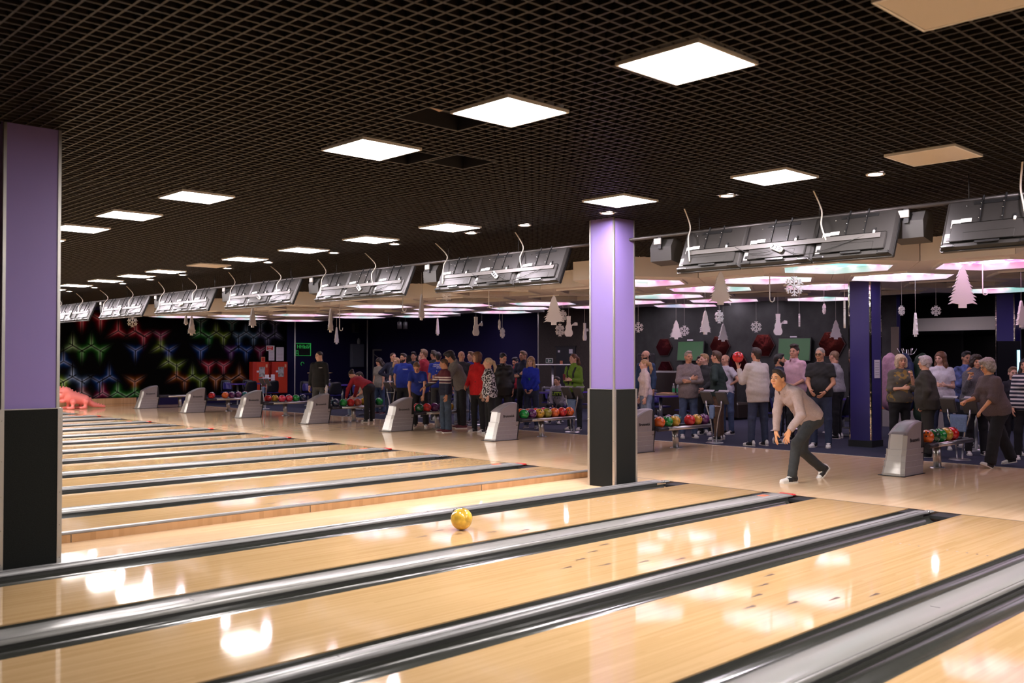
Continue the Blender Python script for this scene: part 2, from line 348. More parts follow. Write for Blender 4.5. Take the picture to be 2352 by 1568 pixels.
def mural():
    x0, x1, z0, z1, st = -1.2, 9.05, .285, 3.25, .021
    nx = int((x1 - x0) / st) + 1; nz = int((z1 - z0) / st) + 1
    X, Z = np.meshgrid(np.linspace(x0, x1, nx), np.linspace(z0, z1, nz)); C = np.zeros((nz, nx, 3)) + .0015
    core = np.zeros((nz, nx)); a = .46
    for (px, py, up, c) in MUR:
        p = back_project(px / 3.36, 600 + py / 3.36, YF); dx = X - p[0]; dz = Z - p[2]
        for ang in ((90, 210, 330) if up else (270, 30, 150)):
            ca, sa = math.cos(R(ang)), math.sin(R(ang)); t = dx * ca + dz * sa; q = np.abs(-dx * sa + dz * ca)
            tt = np.clip(t / a, 0, 1.2); fade = np.where(t > -.01, np.exp(-(tt * 2.05) ** 2), 0)
            g = fade * (np.exp(-(q / .058) ** 1.15)) * .85; w = fade * np.exp(-(q / .034) ** 2) * .55
            add = g[..., None] * np.array(MC[c]) * .95 + w[..., None] * np.array([.8, .8, .8])
            C = np.maximum(C, add)
            core = np.maximum(core, np.where((t > -.02) & (t < a), np.clip(1.5 - q / .020, 0, 1), 0))
    C = C * (1 - core[..., None]) + .003 * core[..., None]
    V = np.stack([X.ravel(), np.full(X.size, YF - .006), Z.ravel()], 1)
    idx = np.arange(nx * nz).reshape(nz, nx)
    F = np.stack([idx[:-1, :-1], idx[:-1, 1:], idx[1:, 1:], idx[1:, :-1]], -1).reshape(-1, 4)
    me = bpy.data.meshes.new('mural'); fast_mesh(me, V, F)
    at = me.color_attributes.new('print', 'FLOAT_COLOR', 'POINT')
    at.data.foreach_set('color', np.concatenate([np.clip(C.reshape(-1, 3), 0, 1), np.ones((X.size, 1))], 1).ravel().astype(np.float32))
    m = mat('mural_print', (.0, .0, .0), 1.0, spec=.06); n = node(m, 'ShaderNodeVertexColor'); n.layer_name = 'print'
    m.node_tree.links.new(n.outputs[0], m.node_tree.nodes['Principled BSDF'].inputs['Base Color'])
    me.materials.append(m); link('mural_print', me, wf)
def fast_mesh(me, V, F, smooth=False):
    n = F.shape[1]
    me.vertices.add(len(V)); me.vertices.foreach_set('co', np.ascontiguousarray(V, np.float32).ravel())
    me.loops.add(F.size); me.loops.foreach_set('vertex_index', np.ascontiguousarray(F, np.int32).ravel())
    me.polygons.add(len(F)); me.polygons.foreach_set('loop_start', np.arange(0, F.size, n, dtype=np.int32))
    try: me.polygons.foreach_set('loop_total', np.full(len(F), n, np.int32))
    except Exception: pass
    if smooth: me.polygons.foreach_set('use_smooth', np.ones(len(F), bool))
    me.update(calc_edges=True); me.validate()
mural()
# ------------------------------------------------------------------ ceiling: dark void + open-cell grid
ce = struct('ceiling', MB().box(((XL + 16) / 2, (YN + YF) / 2, ZT + .05), (16 - XL, YF - YN, .1)), M_black)
ce['label'] = 'open cell grid ceiling, brown strips under a black void'
HATCH = [(-6.0, -5.4, -.7, -.3), (-5.2, -4.9, .5, 1.0), (-4.85, -4.4, .35, .8)]
GX0, GX1, GY0, GY1 = XL, 5.0, YN, YF
PANELS = [(-5.54, y, 1) for y in (-5.6, -2.56, -1.03, .65, 3.9, 5.73, 7.38, 9.1, 10.8)] + [(-5.40, -4.08, 0)] + \
         [(-2.02, y, 1) for y in (-5.9, -4.2, -1.03, .9, 3.84, 5.65, 7.5, 9.44, 12.69, 14.14, 15.84, 17.7, 19.5, 21.3)] + [(-1.88, -2.49, 0), (-1.96, 10.94, 0)]
PANELS += [(-5.54, y, 1) for y in (12.5, 14.2, 15.9, 17.6, 19.3, 21.0, 22.7, 24.4)] + [(-2.02, y, 1) for y in (23.0, 24.7)]  # unseen panels continuing both rows, added to brighten the far approach
PANELS += [(-5.54, -7.6, 1), (-2.02, -7.6, 1)]
HOLES = HATCH + [(x - .3, x + .3, y - .3, y + .3) for x, y, _ in PANELS]
def segs(a, b, cuts):
    out = []; cur = a
    for c0, c1 in sorted(cuts):
        if c0 > cur: out.append((cur, c0))
        cur = max(cur, c1)
    if cur < b: out.append((cur, b))
    return out
gs_parts = 0; rest = MB(); plain = {}
ths, hh = .011, .042
def strip(axis, c):
    cuts = [(h[2], h[3]) if axis == 'y' else (h[0], h[1]) for h in HOLES if (h[0] < c - .002 < h[1] if axis == 'y' else h[2] < c - .002 < h[3])]
    a, b = (GY0, GY1) if axis == 'y' else (GX0, GX1)
    return segs(a, b, cuts)
for axis, lo, hi in (('y', GX0, GX1), ('x', GY0, GY1)):
    n = int(round((hi - lo) / .1))
    for i in range(n + 1):
        c = lo + .1 * i + .01; sg = strip(axis, c)
        as_part = (axis == 'y' and -10.4 < c < 3.6) or (axis == 'x' and -5.8 < c < 10.2)
        mb = MB() if as_part else rest
        for a, b in sg:
            o = 0 if as_part else c
            if axis == 'y': mb.box((o, (a + b) / 2, ZC + hh / 2), (ths, b - a, hh))
            else: mb.box(((a + b) / 2, o, ZC + hh / 2), (b - a, ths, hh))
        if as_part:
            key = (axis, tuple((round(a, 3), round(b, 3)) for a, b in sg))
            if key not in plain: plain[key] = mb.mesh('grid_strip', M_grid)
            link('grid_strip', plain[key], ce, (c, 0, 0) if axis == 'y' else (0, c, 0))
go = rest.build('grid_strips_distant', M_grid, ce); go['kind'] = 'stuff'
for i, h in enumerate(HATCH):     # dark frames of the missing grid tiles and what hangs above them
    H = MB(); x0, x1, y0, y1 = h
    for s in ((x0, (y0 + y1) / 2, .012, y1 - y0), (x1, (y0 + y1) / 2, .012, y1 - y0)): H.box((s[0], s[1], ZC + .06), (s[2], s[3], .12))
    for s in ((x0 + x1) / 2, y0), ((x0 + x1) / 2, y1): H.box((s[0], s[1], ZC + .06), (x1 - x0, .012, .12))
    H.build('hatch_frame', M_black, ce)
D1 = MB().tube([(-5.86, -.42, ZC + .14), (-5.74, -.48, ZC + .11), (-5.58, -.56, ZC + .15)], [.03, .055, .035], 8)
D1.build('duct_end', mat('duct_tan', (.42, .28, .20), .6), ce)
# fixings glinting in the grid
# square LED panels
M_led = mat('led_diffuser', (.9, .9, .9), .4, emit=(1.0, .93, .90), es=PANEL_E)
M_ledoff = mat('led_diffuser_off', (.62, .54, .44), .35)
me_fr = MB()
for s in (-1, 1):
    me_fr.box((s * .292, 0, 0), (.016, .6, .022)); me_fr.box((0, s * .292, 0), (.568, .016, .022))
me_fr.box((0, 0, .012), (.57, .57, .006))
me_fr = me_fr.mesh('frame', M_white); me_df = MB().box((0, 0, -.003), (.566, .566, .010)).mesh('diffuser', M_led); me_do = MB().box((0, 0, -.003), (.566, .566, .010)).mesh('diffuser', M_ledoff)
for x, y, on in PANELS:
    if on: P = empty('ceiling_light_panel', (x, y, ZC - .012), 0, 'lit square LED panel, %s from the right in the %s' % (ORD[sorted(q[1] for q in PANELS if q[0] == x and q[2]).index(y)], {-5.54: 'near ceiling row', -2.02: 'row before the screens', -9.1: 'row over the camera'}.get(x, 'rows behind the camera')), 'ceiling light', 'lit square LED panels in the grid ceiling')
    else: P = empty('ceiling_light_panel', (x, y, ZC - .012), 0, {-4.08: 'unlit square panel at the top right edge of the photo', -2.49: 'unlit beige square panel near the round downlight at upper right', 10.94: 'unlit beige square panel far off among the lit ones'}[y], 'ceiling light')
    link('frame', me_fr, P); link('diffuser', me_df if on else me_do, P)
# round downlights
M_down = mat('downlight_lens', (.9, .9, .9), .4, emit=(1.0, .88, .98), es=DOWN_E)
me_rg = MB().lathe([(.062, -.004), (.085, -.010), (.09, 0), (.085, .004), (.062, .004)], n=24).mesh('trim_ring', M_white)
me_ln = MB().lathe([(.0001, -.006), (.05, -.006), (.064, -.002)], n=24).mesh('lens', M_down)
DL = [-4.9, -3.3, -1.74, -.08, 1.62, 3.05, 4.12, 5.9, 7.58, 9.74, 11.3, 13.28, 14.9, 16.44, 18.2, 19.96, 21.7, 23.4, 25.2]  # the furthest lamps are unseen, added for more light on the far approach
for y in DL:
    P = empty('downlight', (-1.40, y, ZC - .002), 0, 'small round downlight in the grid ceiling, %s from the right' % ORD[DL.index(y)], 'downlight', 'round downlights above the foul line')
    link('trim_ring', me_rg, P); link('lens', me_ln, P)
# ------------------------------------------------------------------ hexagon soffit above the seats
HS = 1.3; HZ = 3.03
M_hexlit = mat('hex_glow', (.3, .3, .3), .3)
def hex_shader(m, lit):
    nt = m.node_tree; L = nt.links.new; b = nt.nodes['Principled BSDF']
    ge = node(m, 'ShaderNodeNewGeometry'); n = node(m, 'ShaderNodeTexNoise'); n.inputs['Scale'].default_value = 1.1; n.inputs['Detail'].default_value = 1.0; n.inputs['Distortion'].default_value = 1.6
    L(ge.outputs['Position'], n.inputs[0]); cr = node(m, 'ShaderNodeValToRGB'); e = cr.color_ramp.elements
    if lit: cols = [(.28, (.02, .14, .12)), (.37, (.06, .19, .19)), (.42, (.34, .35, .36)), (.455, (.26, .12, .24)), (.50, (.46, .42, .46)), (.545, (.26, .06, .18)), (.59, (.17, .03, .14)), (.63, (.36, .34, .37)), (.70, (.05, .10, .17))]
    else: cols = [(.35, (.02, .08, .05)), (.47, (.12, .10, .08)), (.55, (.22, .05, .04)), (.7, (.06, .05, .06))]
    e[0].position, e[0].color = cols[0][0], (*cols[0][1], 1); e[1].position, e[1].color = cols[-1][0], (*cols[-1][1], 1)
    for p, c in cols[1:-1]: k = e.new(p); k.color = (*c, 1)
    L(n.outputs[0], cr.inputs[0])
    if lit: L(cr.outputs[0], b.inputs['Emission Color']); b.inputs['Emission Strength'].default_value = HEX_E
    else: L(cr.outputs[0], b.inputs['Base Color'])
hex_shader(M_hexlit, True); M_hexoff = mat('hex_dark', (.1, .1, .1), .25); hex_shader(M_hexoff, False)
def hexpts(r): return [(r * math.cos(R(90 + 60 * i)), r * math.sin(R(90 + 60 * i))) for i in range(6)]
def hex_tile():
    mb = MB(); o = hexpts(HS - .006); i1 = hexpts(.91); i2 = hexpts(.91)
    zt = ZC + .06
    vs = [(x, y, HZ) for x, y in o] + [(x, y, HZ) for x, y in i1] + [(x, y, HZ + .075) for x, y in i2] + [(x, y, zt) for x, y in o]
    fs = []
    for k in range(6):
        q = (k + 1) % 6; fs += [(k, q, 6 + q, 6 + k), (6 + k, 6 + q, 12 + q, 12 + k), (k, 18 + k, 18 + q, q)]
    fs.append(tuple(range(18, 24)))
    mb.add(vs, fs); return mb
def hex_lip():
    a, b = hexpts(.96), hexpts(.90); vs = [(x, y, HZ + .001) for x, y in a] + [(x, y, HZ - .028) for x, y in a] + [(x, y, HZ - .028) for x, y in b] + [(x, y, HZ + .02) for x, y in b]
    return MB().add(vs, [f for k in range(6) for f in ((k, 6 + k, 6 + (k + 1) % 6, (k + 1) % 6), (6 + k, 12 + k, 12 + (k + 1) % 6, 6 + (k + 1) % 6), (12 + k, 18 + k, 18 + (k + 1) % 6, 12 + (k + 1) % 6))])
me_ht = hex_tile().mesh('hex_frame', M_soffit); me_lip = hex_lip().mesh('rim', M_white)
me_hl = MB().add([(x, y, HZ + .07) for x, y in hexpts(.906)], [tuple(range(5, -1, -1))]).mesh('light_panel', M_hexlit)
me_ho = MB().add([(x, y, HZ + .07) for x, y in hexpts(.906)], [tuple(range(5, -1, -1))]).mesh('light_panel', M_hexoff)
hx_h = HS * math.sqrt(3) / 2
for kk in range(-3, 7):
    for half in (0, 1):
        yc = 1.35 + 3.9 * kk + 1.95 * half
        if yc > 25.7 or yc < -10: continue
        for n in range(4):
            if n == 3 and yc > 11: continue
            xc = 3.74 + hx_h * half + 2 * hx_h * n
            if xc > 11.6 or (n == 2 and half and yc > 20): continue
            off = (abs(yc - 9.15) < .1 and n < 2) or (abs(yc - 5.25) < .1 and n == 2) or (abs(yc - 16.95) < .1 and n < 2) or (abs(yc + 2.55) < .1 and n < 2) or (abs(yc - 7.2) < .1 and n == 0) or (abs(yc - 22.8) < .1 and n == 1) or (abs(yc - 13.05) < .1 and n == 0) or (abs(yc - 11.1) < .1 and n == 0) or (abs(yc - 18.9) < .1 and n == 0) or (abs(yc - 3.3) < .1 and n == 2) or (abs(yc - 1.35) < .1 and n == 2) or (abs(yc + .6) < .1 and n == 1) or (abs(yc - 20.85) < .1 and n == 0)
            P = empty('hexagon_ceiling_light', (xc, yc, 0), 0, ('unlit dark' if off else 'glowing pink and white') + ' hexagon ceiling panel, %s row back, %s from the right' % (ORD[2 * n + half], ORD[kk + 3]), 'ceiling panel', 'unlit hexagon ceiling panels' if off else 'lit hexagon ceiling panels')
            link('hex_frame', me_ht, P); link('rim', me_lip, P); link('light_panel', me_ho if off else me_hl, P)
# low black ceiling behind the hexagons
struct('ceiling_rear', MB().box((12.9, (YN + YF) / 2, 3.28), (6.4, YF - YN, .06)), mat('rear_ceiling', (.02, .02, .022), .6))
me_ln2 = MB().lathe([(.0001, -.006), (.05, -.006), (.064, -.002)], n=16).mesh('lens', mat('spot_lens', (.9, .9, .9), .4, emit=(.97, .82, 1.0), es=200))
for si, (x, y) in enumerate([(11.5, 14.4), (11.9, 10.6), (12.5, 9.4), (12.2, 8.4), (11.8, 7.1), (11.1, 5.0), (12.7, 3.6), (12.4, 1.4), (11.5, -.6), (11.4, 12.2), (11.6, 18.5), (12.2, 11.7)]):
    P = empty('spotlight', (x, y, 3.248), 0, 'small violet white spotlight in the black rear ceiling, the %s' % ['one behind the snowman', 'one over the green screen', 'one left of the big tree', 'one over the red hexagons', 'one nearest the blue column', 'one right of the snowman', 'one by the brown trim', 'one beside the far column', 'rightmost one', 'one behind the central column', 'leftmost one', 'one over the dark hexagon'][si], 'downlight', 'small spotlights in the rear ceiling')
    link('trim_ring', me_rg, P); link('lens', me_ln2, P)
# ------------------------------------------------------------------ columns
def column(x, y, lab, blue=False):
    Cn = empty('column', (x, y, 0), 0, lab, 'column', 'square columns in the aisle row')
    w = .205
    if not blue:
        MB().box((0, 0, (1.20 + ZC + .1) / 2), (.40, .40, ZC + .1 - 1.20)).build('purple_panel', M_purple, Cn)
        MB().box((0, 0, .61), (.44, .44, 1.22)).build('felt_wainscot', M_felt, Cn)
        for sx in (-1, 1):
            for sy in (-1, 1):
                MB().box((sx * .1945, sy * .1945, (1.2 + ZC) / 2 + .02), (.022, .022, ZC - 1.2)).build('corner_trim', M_alu, Cn)
                T = MB().box((sx * .206, sy * .2215, .612), (.034, .005, 1.225)).box((sx * .2215, sy * .206, .612), (.005, .034, 1.225)).build('angle_trim', M_alu, Cn)
                sc = MB()
                for zz in (.08, .33, .58, .84, 1.14): sc.sphere((sx * .206, sy * .225, zz), .004, 6, 4).sphere((sx * .225, sy * .206, zz), .004, 6, 4)
                sc.build('screws', M_chrome, T)
        MB().box((0, 0, 1.222), (.445, .445, .006)).build('wainscot_lip', M_alu, Cn)
    else:
        MB().box((0, 0, HZ / 2 + .1), (.42, .42, HZ - .0)).build('blue_panel', M_blue, Cn)
        MB().box((0, 0, .06), (.45, .45, .12)).build('plinth', M_black, Cn)
        for sx in (-1, 1):
            for sy in (-1, 1): MB().box((sx * .2005, sy * .2005, 1.62), (.030, .030, HZ - .05)).build('mirror_trim', M_mirror, Cn)
    return Cn
column(-.855, 2.01, 'pale purple column with dark felt base in the centre, beyond a lane divider')
column(-7.835, 2.01, 'purple column with black base at the left edge of the photo')
bc = column(6.68, 2.34, 'dark blue column with mirror edges and a notice, right of the bowler', True)
column(13.9, 2.34, 'dark blue column with mirror edges standing furthest right', True)
# ------------------------------------------------------------------ hanging TV row (seen from behind)
M_tv = mat('tv_back', (.022, .020, .018), .42, spec=.22, var=.12, vscale=3, bump=.05, bscale=40)
M_tvd = mat('tv_black', (.012, .012, .012), .3)
M_stick = mat('tv_sticker', (.75, .72, .66), .6)
M_cable = mat('white_cable', (.66, .60, .52), .5)
M_pipe = mat('pipe_dark', (.045, .038, .034), .4, metal=.3)
TVW, TVH = .875, .52
def tv_parts():
    """local: x width (to the viewer's left is +x), z up, viewer on the -y side"""
    P = {}
    mb = MB(); w, h = TVW / 2 - .006, TVH / 2
    # back shell: shallow rounded tray with bulge
    ring = [(-w, -h), (w, -h), (w, h), (-w, h)]
    vs = []; 
    for (s, y) in ((1, .02), (1, -.004), (.955, -.022), (.93, -.030)):
        vs += [(x * s, y, z * s) for x, z in ring]
    fs = [(0, 1, 2, 3)] + [(r * 4 + i, r * 4 + 4 + i, r * 4 + 4 + (i + 1) % 4, r * 4 + (i + 1) % 4) for r in range(3) for i in range(4)] + [(15, 14, 13, 12)]
    mb.add(vs, fs); P['shell'] = (mb.mesh('back_shell', M_tv),)
    P['bulge'] = (MB().box((0, -.037, -.10), (.70, .022, .20), bev=.01).box((0, -.046, -.15), (.46, .010, .09), bev=.005).mesh('electronics_cover', M_tv),)
    P['bezel'] = (MB().box((0, .02, -h - .004), (2 * w, .03, .012)).box((w + .002, .02, 0), (.006, .034, TVH)).box((-w - .002, .02, 0), (.006, .034, TVH)).box((0, .02, h + .003), (2 * w, .03, .008)).mesh('bezel', M_tvd),)
    P['screen'] = (MB().box((0, .034, 0), (2 * w - .02, .004, TVH - .02)).mesh('screen', M_blackg),)
    P['rails'] = tuple(MB().box((x, -.036, .07), (.009, .012, .34)).mesh('mount_rail', M_tvd) for x in (.10, -.10))
    sc = MB()
    for x in (.10, -.10):
        for z in (.20, .135, .04): sc.sphere((x + .004, -.048, z), .0065, 6, 4)
    sc.sphere((.24, -.034, .19), .007, 6, 4); P['screws'] = (sc.mesh('mount_screws', M_chrome),)
    P['stickers'] = (MB().box((.315, -.0325, .005), (.085, .004, .085)).mesh('rating_sticker', M_stick), MB().box((.225, -.0325, .035), (.10, .004, .04)).mesh('barcode_sticker', M_stick))
    P['port'] = (MB().box((.335, -.0345, -.15), (.13, .008, .10), bev=.003).mesh('port_plate', mat('port_grey', (.30, .29, .28), .5)), MB().box((.345, -.041, -.165), (.07, .008, .03)).mesh('port_slot', M_tvd))
    P['feet'] = tuple(MB().box((x, -.034, -.235), (.13, .02, .035), bev=.012).mesh('corner_recess', M_tvd) for x in (-.34, .36))
    P['vent'] = (MB().box((-.02, -.0325, .215), (.40, .004, .035)).mesh('vent_strip', M_tvd), MB().box((0, -.05, -.215), (.22, .008, .02)).mesh('vent_strip', M_tvd))
    P['plug'] = (MB().box((-.21, -.036, .03), (.03, .02, .045)).mesh('socket', M_tvd), MB().box((-.215, -.05, .0), (.022, .02, .04), bev=.005).mesh('plug', M_stick))
    out = [m for t in P.values() for m in t]
    for m in out: m.transform(Matrix.Scale(-1, 4, (1, 0, 0))); m.flip_normals()
    return out
TVM = tv_parts()
XT, ZTV, TILT = -.85, 2.865, 24
TVC = {-1: -3.47, 0: -.39}; TVC.update({k: PAIR[k] - .35 for k in range(1, 8)})
pos3 = {1: 'left', 0: 'middle', -1: 'right'}
where = {-1: 'of the right edge group', 0: 'right of the central column', 1: 'just left of the central column'}
PIPE = empty('hanging_pipe', (0, 0, 0), 0, 'long dark pipe carrying the row of screens under the ceiling', 'pipe')
MB().tube([(-.74, -8, 3.115), (-.74, YF - .05, 3.115)], .021, 10).build('pipe', M_pipe, PIPE)
for i in range(22):
    MB().tube([(-.74, -7 + 1.55 * i, 3.12), (-.74, -7 + 1.55 * i, ZC + .03)], .006, 6).build('drop_rod', M_black, PIPE)
def cable(pts, r, name, lab, m=M_cable, n=6):
    P = [Vector(p) for p in pts]; out = []
    for i in range(len(P) - 1):
        p0, p1, p2, p3 = P[max(0, i - 1)], P[i], P[i + 1], P[min(len(P) - 1, i + 2)]
        for j in range(5):
            t = j / 5; out.append(.5 * ((2 * p1) + (p2 - p0) * t + (2 * p0 - 5 * p1 + 4 * p2 - p3) * t * t + (3 * p1 - p0 - 3 * p2 + p3) * t ** 3))
    out.append(P[-1]); o = MB().tube(out, r, n).build(name, m)
    return o
def tvpt(yc, dx, dz, out=.045):
    """point on the back plane of the TV group centred at yc: dx along +Y, dz up the tilted plane"""
    a = R(TILT); up = Vector((math.sin(a), 0, math.cos(a))); nrm = Vector((-math.cos(a), 0, math.sin(a)))
    p = Vector((XT, yc + dx, ZTV)) + up * dz + nrm * out
    return p
rt = random.Random(3)
for k, yc in TVC.items():
    wh = where.get(k, 'of the %s group left of the centre' % ORD[k - 1])
    for j in (1, 0, -1):
        T = empty('hanging_monitor', (XT, yc + j * TVW, ZTV), 0, 'back of a hanging flat screen, %s one %s' % (pos3[j], wh), 'monitor', 'flat screens hung in a row above the foul line')
        T.rotation_euler = Matrix(((0, math.cos(R(TILT)), math.sin(R(TILT))), (-1, 0, 0), (0, -math.sin(R(TILT)), math.cos(R(TILT))))).to_euler()
        for m in TVM: link(m.name.split('.')[0], m, T)
        for s in (-1, 1): MB().box((s * .1, -.022, TVH / 2 + .012), (.014, .02, .05)).build('hanger', M_black, T)
    # flat bar across the three screens
    if k >= 0:
        B = MB(); a = tvpt(yc, -1.17, -.045, .056); b = tvpt(yc, 1.17, -.045, .056); c = (a + b) / 2
        B.box(c, (.008, 2.34, .055), rot=Matrix.Rotation(R(TILT), 3, 'Y')).build('crossbar', mat('bar_grey', (.07, .064, .058), .5))
        bo = bpy.data.objects[B and 'crossbar' if k == 0 else [o.name for o in bpy.data.objects if o.name.startswith('crossbar')][-1]]
    # speaker between the groups
    ys = yc + 1.72
    if abs(ys - 2.0) < .45: ys = yc + 1.62 if k == 0 else yc + 1.72
    if k != 0 or True:
        S = empty('hanging_speaker', (-.62, ys, 2.93), 0, 'small black loudspeaker hung ' + ({-1: 'left of the screens at the right edge', 0: 'just right of the central column top'}.get(k, 'beside the %s screen group left of the centre' % ORD[k - 1])), 'speaker', 'loudspeakers between the screen groups')
        prof = [(-.11, -.12), (.10, -.16), (.13, .02), (.10, .14), (-.06, .15), (-.12, .05)]
        MB().prism([(u, v) for u, v in prof], 1, -.16, .16).build('cabinet', mat('speaker_plastic', (.03, .028, .025), .5), S)
        MB().box((-.13, .0, .1), (.03, .05, .14)).build('bracket', M_black, S)
        MB().box((-.15, .02, .12), (.02, .11, .075), bev=.004).build('junction_box', mat('box_grey', (.28, .27, .25), .5), S)
        MB().tube([(-.1, 0, .13), (-.12, 0, .2)], .02, 8).build('stem', M_black, S)
    # cables from the ceiling + power strip
    lab = {-1: 'at the right edge', 0: 'right of the central column', 1: 'left of the central column'}.get(k, 'in the %s group left of centre' % ORD[k - 1])
    tops = [(1.22, .0), (-.5 + rt.uniform(-.2, .2), .1)] if k >= 0 else [(.62, 0)]
    for q, (dx, _) in enumerate(tops):
        dz0 = -.16 if q == 0 else -.05
        top = Vector((-.78 - .22, yc + dx + rt.uniform(-.12, .1), ZC + .03))
        o = cable([top, tvpt(yc, dx + .03, .33, .06), tvpt(yc, dx - .03, .12, .10), tvpt(yc, dx - .10, dz0, .055)], .0085, 'power_cable', '')
        tag(o, 'white power cable dropping to the screens ' + lab + (', left one' if q == 0 and k >= 0 else (', right one' if k >= 0 else '')), 'cable')
    if k >= 0:
        dx = -.06 + rt.uniform(-.1, .12); pz = tvpt(yc, dx, -.10, .075)
        S = empty('power_strip', pz, 0, 'white triple socket power strip dangling behind the screens ' + lab, 'power strip', 'power strips behind the screens')
        S.rotation_euler = (R(rt.choice([25, 35, -20, 90 if k > 3 else 30])), R(TILT), 0)
        MB().box((0, 0, 0), (.035, .17, .06), bev=.014).build('body', mat('socket_white', (.78, .76, .72), .4), S)
        for i in (-1, 0, 1): MB().lathe([(.019, 0), (.019, -.004), (.014, -.002), (.0001, -.002)], n=10).build('socket', M_tvd, S, (-.018, i * .05, 0), (0, R(90), 0))
        o = cable([tvpt(yc, dx, -.06, .07), tvpt(yc, dx + .1, -.14, .08), tvpt(yc, dx + .35, -.12, .07), tvpt(yc, dx + .55, -.03, .06)], .004, 'signal_cable', '', M_tvd)
        tag(o, 'thin black cable loop behind the screens ' + lab, 'cable')
        o = cable([tvpt(yc, dx - .05, -.1, .07), tvpt(yc, dx - .3, -.2, .075), tvpt(yc, dx - .55, -.18, .07), tvpt(yc, dx - 1.02, -.02, .055)], .004, 'signal_cable', '', M_tvd)
        tag(o, 'long black cable sagging behind the screens ' + lab, 'cable')
nb = 0
for k in [q for q in TVC if q >= 0]:
    o = bpy.data.objects['crossbar' if nb == 0 else 'crossbar.%03d' % nb]; nb += 1
    tag(o, 'flat grey bar tying three screens together ' + {0: 'right of the central column', 1: 'left of the central column'}.get(k, 'in the %s group left of centre' % ORD[k - 1]), 'bar')
# ------------------------------------------------------------------ ball returns
M_ret = mat('return_grey', (.30, .275, .285), .34, spec=.5, var=.04, vscale=20)
M_retf = mat('return_front', (.56, .54, .50), .2, spec=.8, metal=.25)
M_rack = mat('rack_dark', (.03, .026, .034), .4)
ret_desc = {0: 'standing right of the blue column', 1: 'half hidden behind the central column', 2: 'in front of the woman in leopard print blouse', 3: 'where a person in blue bends over the balls', 4: 'beside the woman in red bending over', 5: 'in front of the red fire cabinets', 6: 'second from the left, before the mural', 7: 'leftmost one, beside the pink dinosaur'}
def hood():
    # side profile X,Z (front at left); stacked body with steps
    mb = MB(); wb, ww, wt = .165, .148, .135
    rows = [(0, .0, .62, wb), (.035, .0, .62, wb), (.036, .01, .63, wb - .006), (.115, .030, .645, wb - .010), (.116, .036, .647, wb - .013), (.195, .056, .662, wb - .017), (.196, .062, .664, wb - .02), (.275, .082, .678, wb - .023), (.276, .088, .68, wb - .026), (.355, .108, .695, ww - .004), (.357, .128, .695, ww - .016), (.46, .150, .685, wt - .002), (.56, .172, .672, wt - .006)]
    vs = []; c = .045
    for z, x0, x1, w in rows:
        vs += [(x0 + c, -w, z), (x1, -w, z), (x1, w, z), (x0 + c, w, z), (x0, w - c, z), (x0, -w + c, z)]
    fs = []; mi = []
    for r in range(len(rows) - 1):
        for i in range(6): fs.append((r * 6 + i, r * 6 + (i + 1) % 6, r * 6 + 6 + (i + 1) % 6, r * 6 + 6 + i))
    n = len(mb.f); mb.add(vs, fs)
    for j, f in enumerate(fs): mb.m[n + j] = 1 if j % 6 in (3, 4, 5) else 0
    # domed top
    arcs = []; N = 9
    for i in range(N + 1):
        t = i / N; x = .172 + (.672 - .172) * t; z = .56 + .17 * math.sin(t * math.pi / 2 * 1.06) ** .9
        arcs.append((x, z))
    vs = []; wq = wt - .006
    for x, z in arcs:
        cr = .012
        vs += [(x, -wq, .55), (x, -wq, z - .01), (x, -wq * .6, z + cr * .6), (x, 0, z + cr), (x, wq * .6, z + cr * .6), (x, wq, z - .01), (x, wq, .55)]
    fs = []
    for r in range(N):
        for i in range(6): fs.append((r * 7 + i, r * 7 + 7 + i, r * 7 + 8 + i, r * 7 + 1 + i))
    fs += [(0, 1, 2, 3, 4, 5, 6), tuple(N * 7 + i for i in range(6, -1, -1))]
    o = len(mb.f); mb.add(vs, fs, 0, True)
    for j in range(len(fs) - 2): mb.sm[o + j] = (j % 6 in (1, 2, 3, 4))
    return mb.mesh('hood', [M_ret, M_retf])
RET = {}
RM = dict(hood=hood())
RM['plinth'] = MB().box((.31, 0, .004), (.68, .37, .008)).mesh('floor_plate', M_black)
RM['back'] = MB().prism([(.60, .0), (.66, .0), (.73, .34), (.71, .40), (.69, .70), (.665, .705)], 1, -.14, .14).mesh('rear_cover', M_black)
RM['tray'] = MB().box((1.47, 0, .372), (1.52, .40, .03)).box((.92, 0, .40), (.44, .33, .05)).mesh('tray', M_rack)
RM['rail'] = MB().tube([(.98, 0, 0), (2.27, 0, 0)], .034, 12).mesh('side_rail', M_steel)
RM['railb'] = MB().tube([(.70, 0, 0), (.99, 0, 0)], .036, 10).mesh('rail_sleeve', M_rack)
RM['lip'] = MB().box((1.5, 0, 0), (1.5, .02, .03)).mesh('ball_guide', M_rack)
RM['post'] = MB().tube([(1.50, 0, .0), (1.47, 0, .36)], [.055, .062], 16).mesh('post', M_steel)
RM['foot'] = MB().lathe([(.0001, .012), (.10, .012), (.11, .0)], (1.50, 0, 0), 20).mesh('foot_plate', M_steel)
RM['nose'] = MB().box((2.25, 0, .385), (.06, .40, .06), bev=.02).mesh('tray_end', M_rack)
txt = text_mesh('Brunswick', .072, .001, True); txt.materials.clear(); txt.materials.append(M_black)
txt.transform(Matrix.Translation((.43, -.1365, .475)) @ Matrix.Rotation(R(90), 4, 'X'))
seam = MB()
for z, x0, x1, w in ((.116, .05, .64, .1575), (.196, .08, .655, .150), (.276, .11, .67, .1435), (.356, .14, .69, .140)): seam.box(((x0 + x1) / 2, -w, z), (x1 - x0, .004, .005)).box(((x0 + x1) / 2, w, z), (x1 - x0, .004, .005))
seam = seam.mesh('seam_lines', mat('seam_light', (.5, .47, .49), .35))
